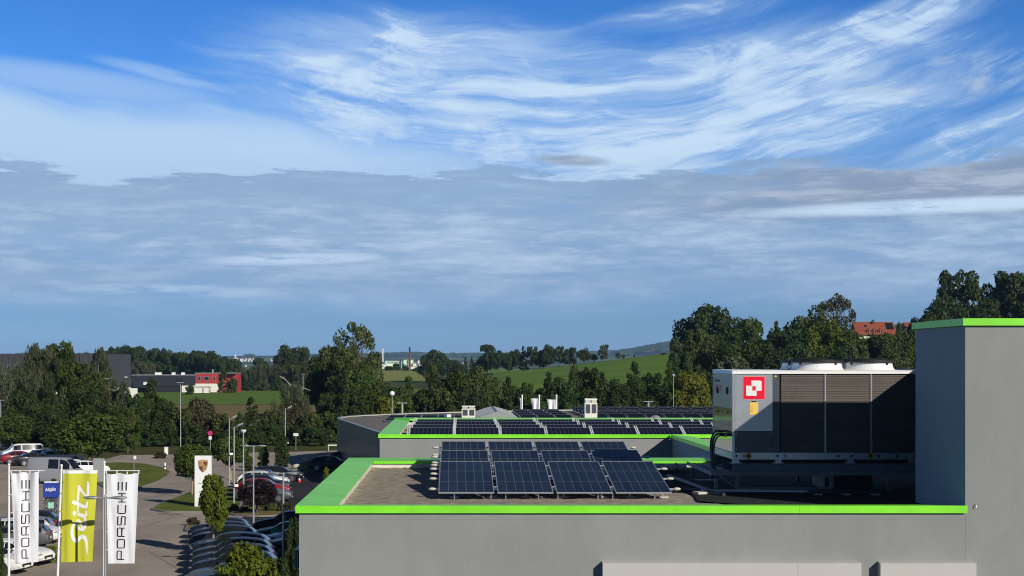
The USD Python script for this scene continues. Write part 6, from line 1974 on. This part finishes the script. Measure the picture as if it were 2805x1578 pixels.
# dark warehouse
wx = (293 - CX) / F * 500
wt = thing("warehouse", "long dark violet-grey warehouse rising behind the trees", "building", (wx, 500.0, 0))
zt_ = EYE + 27 / F * 500
add("core", box(-68, -0.25, 0.25, 37, 0, zt_ - 0.4), M["black"], wt)
npan = 34
for k in range(npan):
    a = -68 + k * 68 / npan
    add("panel", box(a + 0.05, a + 68 / npan - 0.05, 0, 0.24, 3.2, zt_), M["clad"], wt)
for k in range(18):
    a = 0.26 + k * 36.7 / 18
    add("panel", box(-0.24, 0, a + 0.04, a + 36.7 / 18 - 0.04, 3.2, zt_), M["clad"], wt)
add("plinth", box(-68, 0.02, -0.02, 37, 0, 3.18), M["facade"], wt)
for k in range(4):
    a = -60 + k * 17
    add("downpipe", box(a, a + 0.3, -0.15, -0.01, 3.2, zt_), M["black"], wt)
for y in (6.0, 27.0):
    add("lamp", box(0.003, 0.5, y, y + 2.2, 6.6, 6.9), M["lampwhite"], wt)
for x in (-4.6, -1.2):
    add("window", box(x, x + 1.6, -0.10, -0.001, 6.6, 8.0), M["facade"], wt)
yd = thing("yard_wall", "white yard wall standing at the foot of the dark warehouse", "wall", (at(312, 0, 480)[0], 480.0, 0))
for k in range(3):
    add("segment", box(k * 2.45, k * 2.45 + 2.40, 0, 0.4, 0, 4.2 - 0.25 * k), M["facade"], yd)

# dark blue hall with the red building
D8 = 606.0
hx0, hx1 = at(361, 0, D8)[0], at(534, 0, D8)[0]
hz = EYE - (1027 - CY) / F * D8
ht = thing("hall", "blue-black low hall left of the red building", "building", (hx0, D8, 0))
Wh = hx1 - hx0
nb_ = 14
for k in range(nb_):
    a = k * Wh / nb_
    add("panel", box(a + 0.02, a + Wh / nb_ - 0.02, 0, 0.3, 2.6, hz - 0.2), M["clad2"], ht)
add("core", box(0, Wh, 0.31, 20, 0, hz - 0.3), M["black"], ht)
add("roof_edge", box(-0.2, Wh + 0.1, -0.25, 20, hz - 0.18, hz + 0.05), M["lamp"], ht)
add("gable", face_prism(sg.Polygon([(1.0, 2.0), (8.5, 2.0), (8.5, 4.4), (4.7, 6.0), (1.0, 4.4)]), -3.0, 2.9), M["clad2"], ht)
add("window", box(5.2, 7.0, -3.12, -3.02, 3.0, 4.2), M["facade"], ht)
add("plinth", box(Wh * 0.80, Wh + 0.2, -1.2, -0.1, 0, 2.7), M["facade"], ht)
add("window", box(Wh * 0.70, Wh * 0.80, -0.05, -0.003, 4.6, 5.6), M["window"], ht)
for px in (426, 434, 472, 498):
    a = at(px, 0, D8)[0] - hx0
    add("rooflight", box(a - 0.6, a + 0.6, 2, 4, hz + 0.055, hz + 0.95), M["white"], ht)
rx0, rx1, rx2 = 0, at(598, 0, D8)[0] - at(535, 0, D8)[0], at(647, 0, D8)[0] - at(535, 0, D8)[0]
rt = thing("red_house", "red two-storey building with cream ground floor behind the meadow", "building", (at(535, 0, D8)[0], D8, 0))
rz0, rz1 = EYE - (1051 - CY) / F * D8, EYE - (1023 - CY) / F * D8
add("wall", box(0, rx1, 0, 12, rz0 + 0.01, rz1), M["redwall"], rt)
ww = add("wall", box(rx1 + 0.01, rx2, 3, 14, 0, rz1), M["redwall"], rt)
add("ground_floor", box(0.02, rx1 - 0.02, 0.03, 11.9, 0, rz0), M["cream"], rt)
add("roof_edge", box(-0.15, rx2 + 0.15, -0.2, 14.2, rz1 + 0.004, rz1 + 0.22), M["lamp"], rt)
for (a, b, c_, d_) in ((543, 549.6, 1031.5, 1041.5), (559.5, 572, 1032, 1041.5), (585, 590, 1032, 1041)):
    x0_, x1_ = at(a, 0, D8)[0] - at(535, 0, D8)[0], at(b, 0, D8)[0] - at(535, 0, D8)[0]
    z0_, z1_ = EYE - (d_ - CY) / F * D8, EYE - (c_ - CY) / F * D8
    f_ = add("window", join(box(x0_ - 0.1, x1_ + 0.1, -0.06, -0.002, z0_ - 0.1, z0_), box(x0_ - 0.1, x1_ + 0.1, -0.06, -0.002, z1_, z1_ + 0.1), box(x0_ - 0.1, x0_, -0.06, -0.002, z0_, z1_), box(x1_, x1_ + 0.1, -0.06, -0.002, z0_, z1_)), M["lamp"], rt)
    add("pane", box(x0_, x1_, -0.03, -0.002, z0_, z1_), M["window"], f_)
add("chimney", box(6.0, 6.5, 4, 4.5, rz1 + 0.23, rz1 + 1.6), M["lamp"], rt)
gt = thing("garage", "low white garage block in front of the red building", "building", (at(516, 0, 590)[0], 590.0, 0))
gw_ = at(570, 0, 590)[0] - at(516, 0, 590)[0]
add("wall", box(0, gw_, 0, 6, 0, 2.3), M["facade"], gt)
add("roof", box(-0.2, gw_ + 0.2, -0.2, 6.2, 2.304, 2.5), M["lamp"], gt)
add("door", box(gw_ * 0.70, gw_ * 0.78, -0.05, -0.002, 0, 2.0), M["lamp"], gt)
add("door", box(gw_ * 0.15, gw_ * 0.33, -0.05, -0.002, 0, 2.0), M["lampwhite"], gt)

# pale factory with two chimneys
Df = 1260.0
fz = float(height(at(1110, 0, Df)[0], Df))
ft = thing("factory", "pale mint and white factory buildings on the rise, with stepped roofs", "building", (at(1110, 0, Df)[0], Df, fz))
fx = lambda px: at(px, 0, Df)[0] - at(1110, 0, Df)[0]
fzz = lambda py: EYE - (py - CY) / F * Df - fz
for (a, b, c_, y_, m_) in ((1055, 1099, 989.5, 0, "mint"), (1097, 1100, 988, 0.5, "mint"), (1105, 1131, 986.5, 3, "mint"), (1131, 1165, 996, 0, "mint"), (1110, 1160, 1004, -6, "facade"), (1152, 1168, 1008, -12, "facade"), (1052, 1060, 998, -5, "facade"), (1119, 1124, 987.5, 1, "cream"), (1133, 1139, 994, 0.5, "facade"), (1100, 1112, 998, -3, "mint")):
    add("wall", box(fx(a), fx(b) - 0.05, y_, y_ + 20, 0, fzz(c_)), M[m_], ft)
    rf_ = add("roof", box(fx(a) - 0.3, fx(b) + 0.25, y_ - 0.3, y_ + 20.2, fzz(c_) + 0.01, fzz(c_) + 0.4), M["lamp"], ft)
for (a, c_) in ((1146, 988), (1149, 988)):
    add("silo", tube([(fx(a), -1, 0), (fx(a), -1, fzz(c_))], 0.7, 12), M["white"], ft, smooth=50)
for k in range(6):
    a = fx(1062 + 6 * k)
    add("window", box(a, a + 1.1, -0.25, -0.002, fzz(995), fzz(992.5)), M["window"], ft)
c1 = thing("chimney_stack", "tall thin white chimney left of the pale factory", "chimney", (at(1048.5, 0, 1230)[0], 1230.0, float(height(at(1048.5, 0, 1230)[0], 1230))))
hh = EYE - (951 - CY) / F * 1230 - float(height(at(1048.5, 0, 1230)[0], 1230))
add("shaft", tube([(0, 0, 0), (0, 0, hh - 1.0)], [0.55, 0.42], 12), M["white"], c1, smooth=50)
add("top", tube([(0, 0, hh - 0.99), (0, 0, hh)], 0.46, 12), M["lamp"], c1, smooth=50)
c2 = thing("chimney_stack", "tall dark brick-red chimney standing over the pale factory", "chimney", (at(1122.5, 0, 1250)[0], 1250.0, fz))
hh = EYE - (951 - CY) / F * 1250 - fz
add("shaft", tube([(0, 0, 0), (0, 0, hh - 3.5)], [0.95, 0.68], 14), M["brickred"], c2, smooth=50)
add("top", tube([(0, 0, hh - 3.49), (0, 0, hh)], 0.72, 14), M["black"], c2, smooth=50)
hv = thing("hut", "small white hut in the field before the pale factory", "building", (at(1117, 0, 1180)[0], 1180.0, float(height(at(1117, 0, 1180)[0], 1180))))
gable_house(hv, 2.4, 3, 1.6, 1.0, M["facade"], M["lamp"])
bl = thing("hay_bale", "white wrapped round bale on the green slope", "bale", (at(1349, 0, 560)[0], 560.0, float(height(at(1349, 0, 560)[0], 560)) + 0.55))
add("wrap", trimesh.creation.cylinder(radius=0.62, height=1.2, sections=20).apply_transform(trimesh.transformations.rotation_matrix(math.pi / 2, [0, 1, 0])), M["white"], bl, smooth=40)
add("end_wrap", trimesh.creation.cylinder(radius=0.5, height=1.24, sections=20).apply_transform(trimesh.transformations.rotation_matrix(math.pi / 2, [0, 1, 0])), M["lampwhite"], bl, smooth=40)

# orange-roofed house on the wooded rise
Dh = 560.0
hzg = float(height(at(2400, 0, Dh)[0], Dh))
oh = thing("orange_roof_house", "large house with orange tiled roof, dormers and solar panels among the trees", "house", (at(2400, 0, Dh)[0], Dh, 0))
zl = lambda py: EYE - (py - CY) / F * Dh
wl = at(2452, 0, Dh)[0] - at(2346, 0, Dh)[0]
add("wall", box(-wl / 2, wl / 2, 0, 9, min(hzg, zl(935)) - 1, zl(914)), M["facade"], oh)
rf = yz_prism([(-0.8, zl(916)), (4.5, zl(881)), (9.8, zl(916)), (9.8, zl(917.5)), (4.5, zl(882.5)), (-0.8, zl(917.5))], -wl / 2 - 0.4, wl / 2 + 0.4)
add("roof", rf, M["tileroof"], oh)
add("chimney", box(-0.6, 0.3, 3.4, 4.2, zl(887), zl(875)), M["black"], oh)
sl_ = (zl(881) - zl(916)) / 5.3
for k, (a, w_) in enumerate(((-2.6, 1.5), (-0.5, 1.5), (1.6, 1.5))):
    d_ = add("dormer", box(a - w_ / 2, a + w_ / 2, -0.1, 3.4, zl(912), zl(905)), M["tileroof"], oh)
    add("dormer_roof", prism([(-w_ / 2 - 0.2, 0), (w_ / 2 + 0.2, 0), (0, 0.75)], -0.3, 3.4).apply_transform(trimesh.transformations.rotation_matrix(math.pi / 2, [1, 0, 0])).apply_translation([a, 3.1, zl(905)]), M["tileroof"], d_)
    add("window", join(box(a - 0.55, a - 0.05, -0.14, -0.102, zl(911.5), zl(906)), box(a + 0.05, a + 0.55, -0.14, -0.102, zl(911.5), zl(906))), M["window"], d_)
    add("frame", box(a - 0.04, a + 0.04, -0.15, -0.102, zl(911.5), zl(906)), M["facade"], d_)
pv = yz_prism([(1.2, zl(916) + 2.0 * sl_ + 0.06), (3.9, zl(916) + 4.7 * sl_ + 0.06), (3.9, zl(916) + 4.7 * sl_ + 0.12), (1.2, zl(916) + 2.0 * sl_ + 0.12)], 4.2, 6.9)
add("solar_panel", pv, M["cellmatt"], oh)
add("skylight", yz_prism([(2.2, zl(916) + 3.0 * sl_ + 0.05), (3.2, zl(916) + 4.0 * sl_ + 0.05), (3.2, zl(916) + 4.0 * sl_ + 0.1), (2.2, zl(916) + 3.0 * sl_ + 0.1)], -3.6, -2.8), M["window"], oh)
o2 = thing("orange_roof_house", "second orange roof, almost hidden left of the tall dark trees", "house", (at(2512, 0, 520)[0], 520.0, 0))
zk = lambda py: EYE - (py - CY) / F * 520
gable_house(o2, 6.5, 8, zk(900) - 14, zk(882) - zk(900), M["facade"], M["tileroof"], z=14)
add("chimney", box(-0.4, 0.2, 3.4, 4.0, zk(886), zk(880)), M["facade"], o2)

# village with church, far off
VIL = [(660, 984), (665.5, 983.5), (672.5, 983), (678, 984), (685, 982.5), (688.6, 986.5), (692.5, 983), (700, 984), (705, 986), (662, 987.5), (742, 983.5), (745, 986), (757.5, 977), (763.5, 977), (766, 984), (767, 988), (697.5, 990.5), (674, 998.5), (698, 987), (768, 982), (669, 986.5), (681, 986.5), (760, 969.5), (1268, 990.5), (1302, 987), (867, 980), (872, 982)]
NTH2 = NTH + ["twenty-" + w for w in NTH[:9]]
VORD = {k: i for i, k in enumerate(sorted(range(len(VIL)), key=lambda k: VIL[k]))}
for k, (px, py) in enumerate(VIL):
    D = 5200.0 + 37 * (k * 13 % 17)
    if py > 995:
        D = 2600.0
    if px > 1200:
        D = 3000.0
    p = at(px, py + 2, D)
    s_ = D / 5200.0
    t = thing("village_house", f"tiny far white house of the hillside village, {NTH2[VORD[k]]} from the left", "house", (p[0], D, p[2] - 3.0), float(rng.uniform(-50, 50)))
    w_ = (3.4 + 1.2 * rng.random()) * s_
    gable_house(t, w_, w_ * 1.3, 6.5 * s_, 2.2 * s_, M["facade"], M["tileroof"] if k % 3 else M["lamp"])
p = at(644.6, 985, 5300)
ct_ = thing("church", "far white village church with pointed spire", "church", (p[0], 5300.0, p[2] - 4))
gable_house(ct_, 9, 5, 9, 4, M["facade"], M["tileroof"], x=4.5, y=3)
add("tower", box(-2.2, 2.2, 0, 4.4, 0, 16.5), M["facade"], ct_)
add("spire", trimesh.creation.cone(radius=2.6, height=8.5, sections=4).apply_transform(trimesh.transformations.rotation_matrix(math.pi / 4, [0, 0, 1])).apply_translation([0, 2.2, 16.51]), M["facade"], ct_)

# far woods on the ridge: seen only as one dark mass
ws = np.random.default_rng(21)
cards_c, cards_r = [], []
for k in range(5200):
    a = ws.uniform(-0.36, 0.36)
    D = ws.uniform(5600, 9300)
    x = a * D
    z = float(height(x, D))
    n_ = float(meshkit.fbm(np.array([x / 500.0, D / 700.0, 3.3]), 3, 4))
    if z > 58 - 34 * (n_ - 0.5) * 2 or n_ > 0.60:
        cards_c.append((x, D, z + 4))
        cards_r.append((ws.uniform(14, 34), ws.uniform(14, 30), ws.uniform(8, 14)))
base_s = trimesh.creation.icosphere(1, 1.0)
vv = np.concatenate([base_s.vertices * np.array(r_) * (0.8 + 0.4 * ws.random((len(base_s.vertices), 1))) + np.array(c_) for c_, r_ in zip(cards_c, cards_r)])
ff = np.concatenate([base_s.faces + i * len(base_s.vertices) for i in range(len(cards_c))])
add("far_forest", trimesh.Trimesh(vv, ff, process=False), L_["dark"], kind="stuff", label="dark forest far off along the hill ridge", category="forest")

# ------------------------------------------------------------------ the air
hz_g = Graph()
vol = hz_g.node("principled_volume", "volume", color=(0.42, 0.66, 1.0), density=HAZE, anisotropy=0.0)
haze_m = hz_g.build("/World/Looks/haze_air", volume=vol)
add("haze", box(-17000, 17000, -17000, 17000, -75, 190), haze_m, kind="stuff", label="thin blue haze in the air over the valley", category="haze")
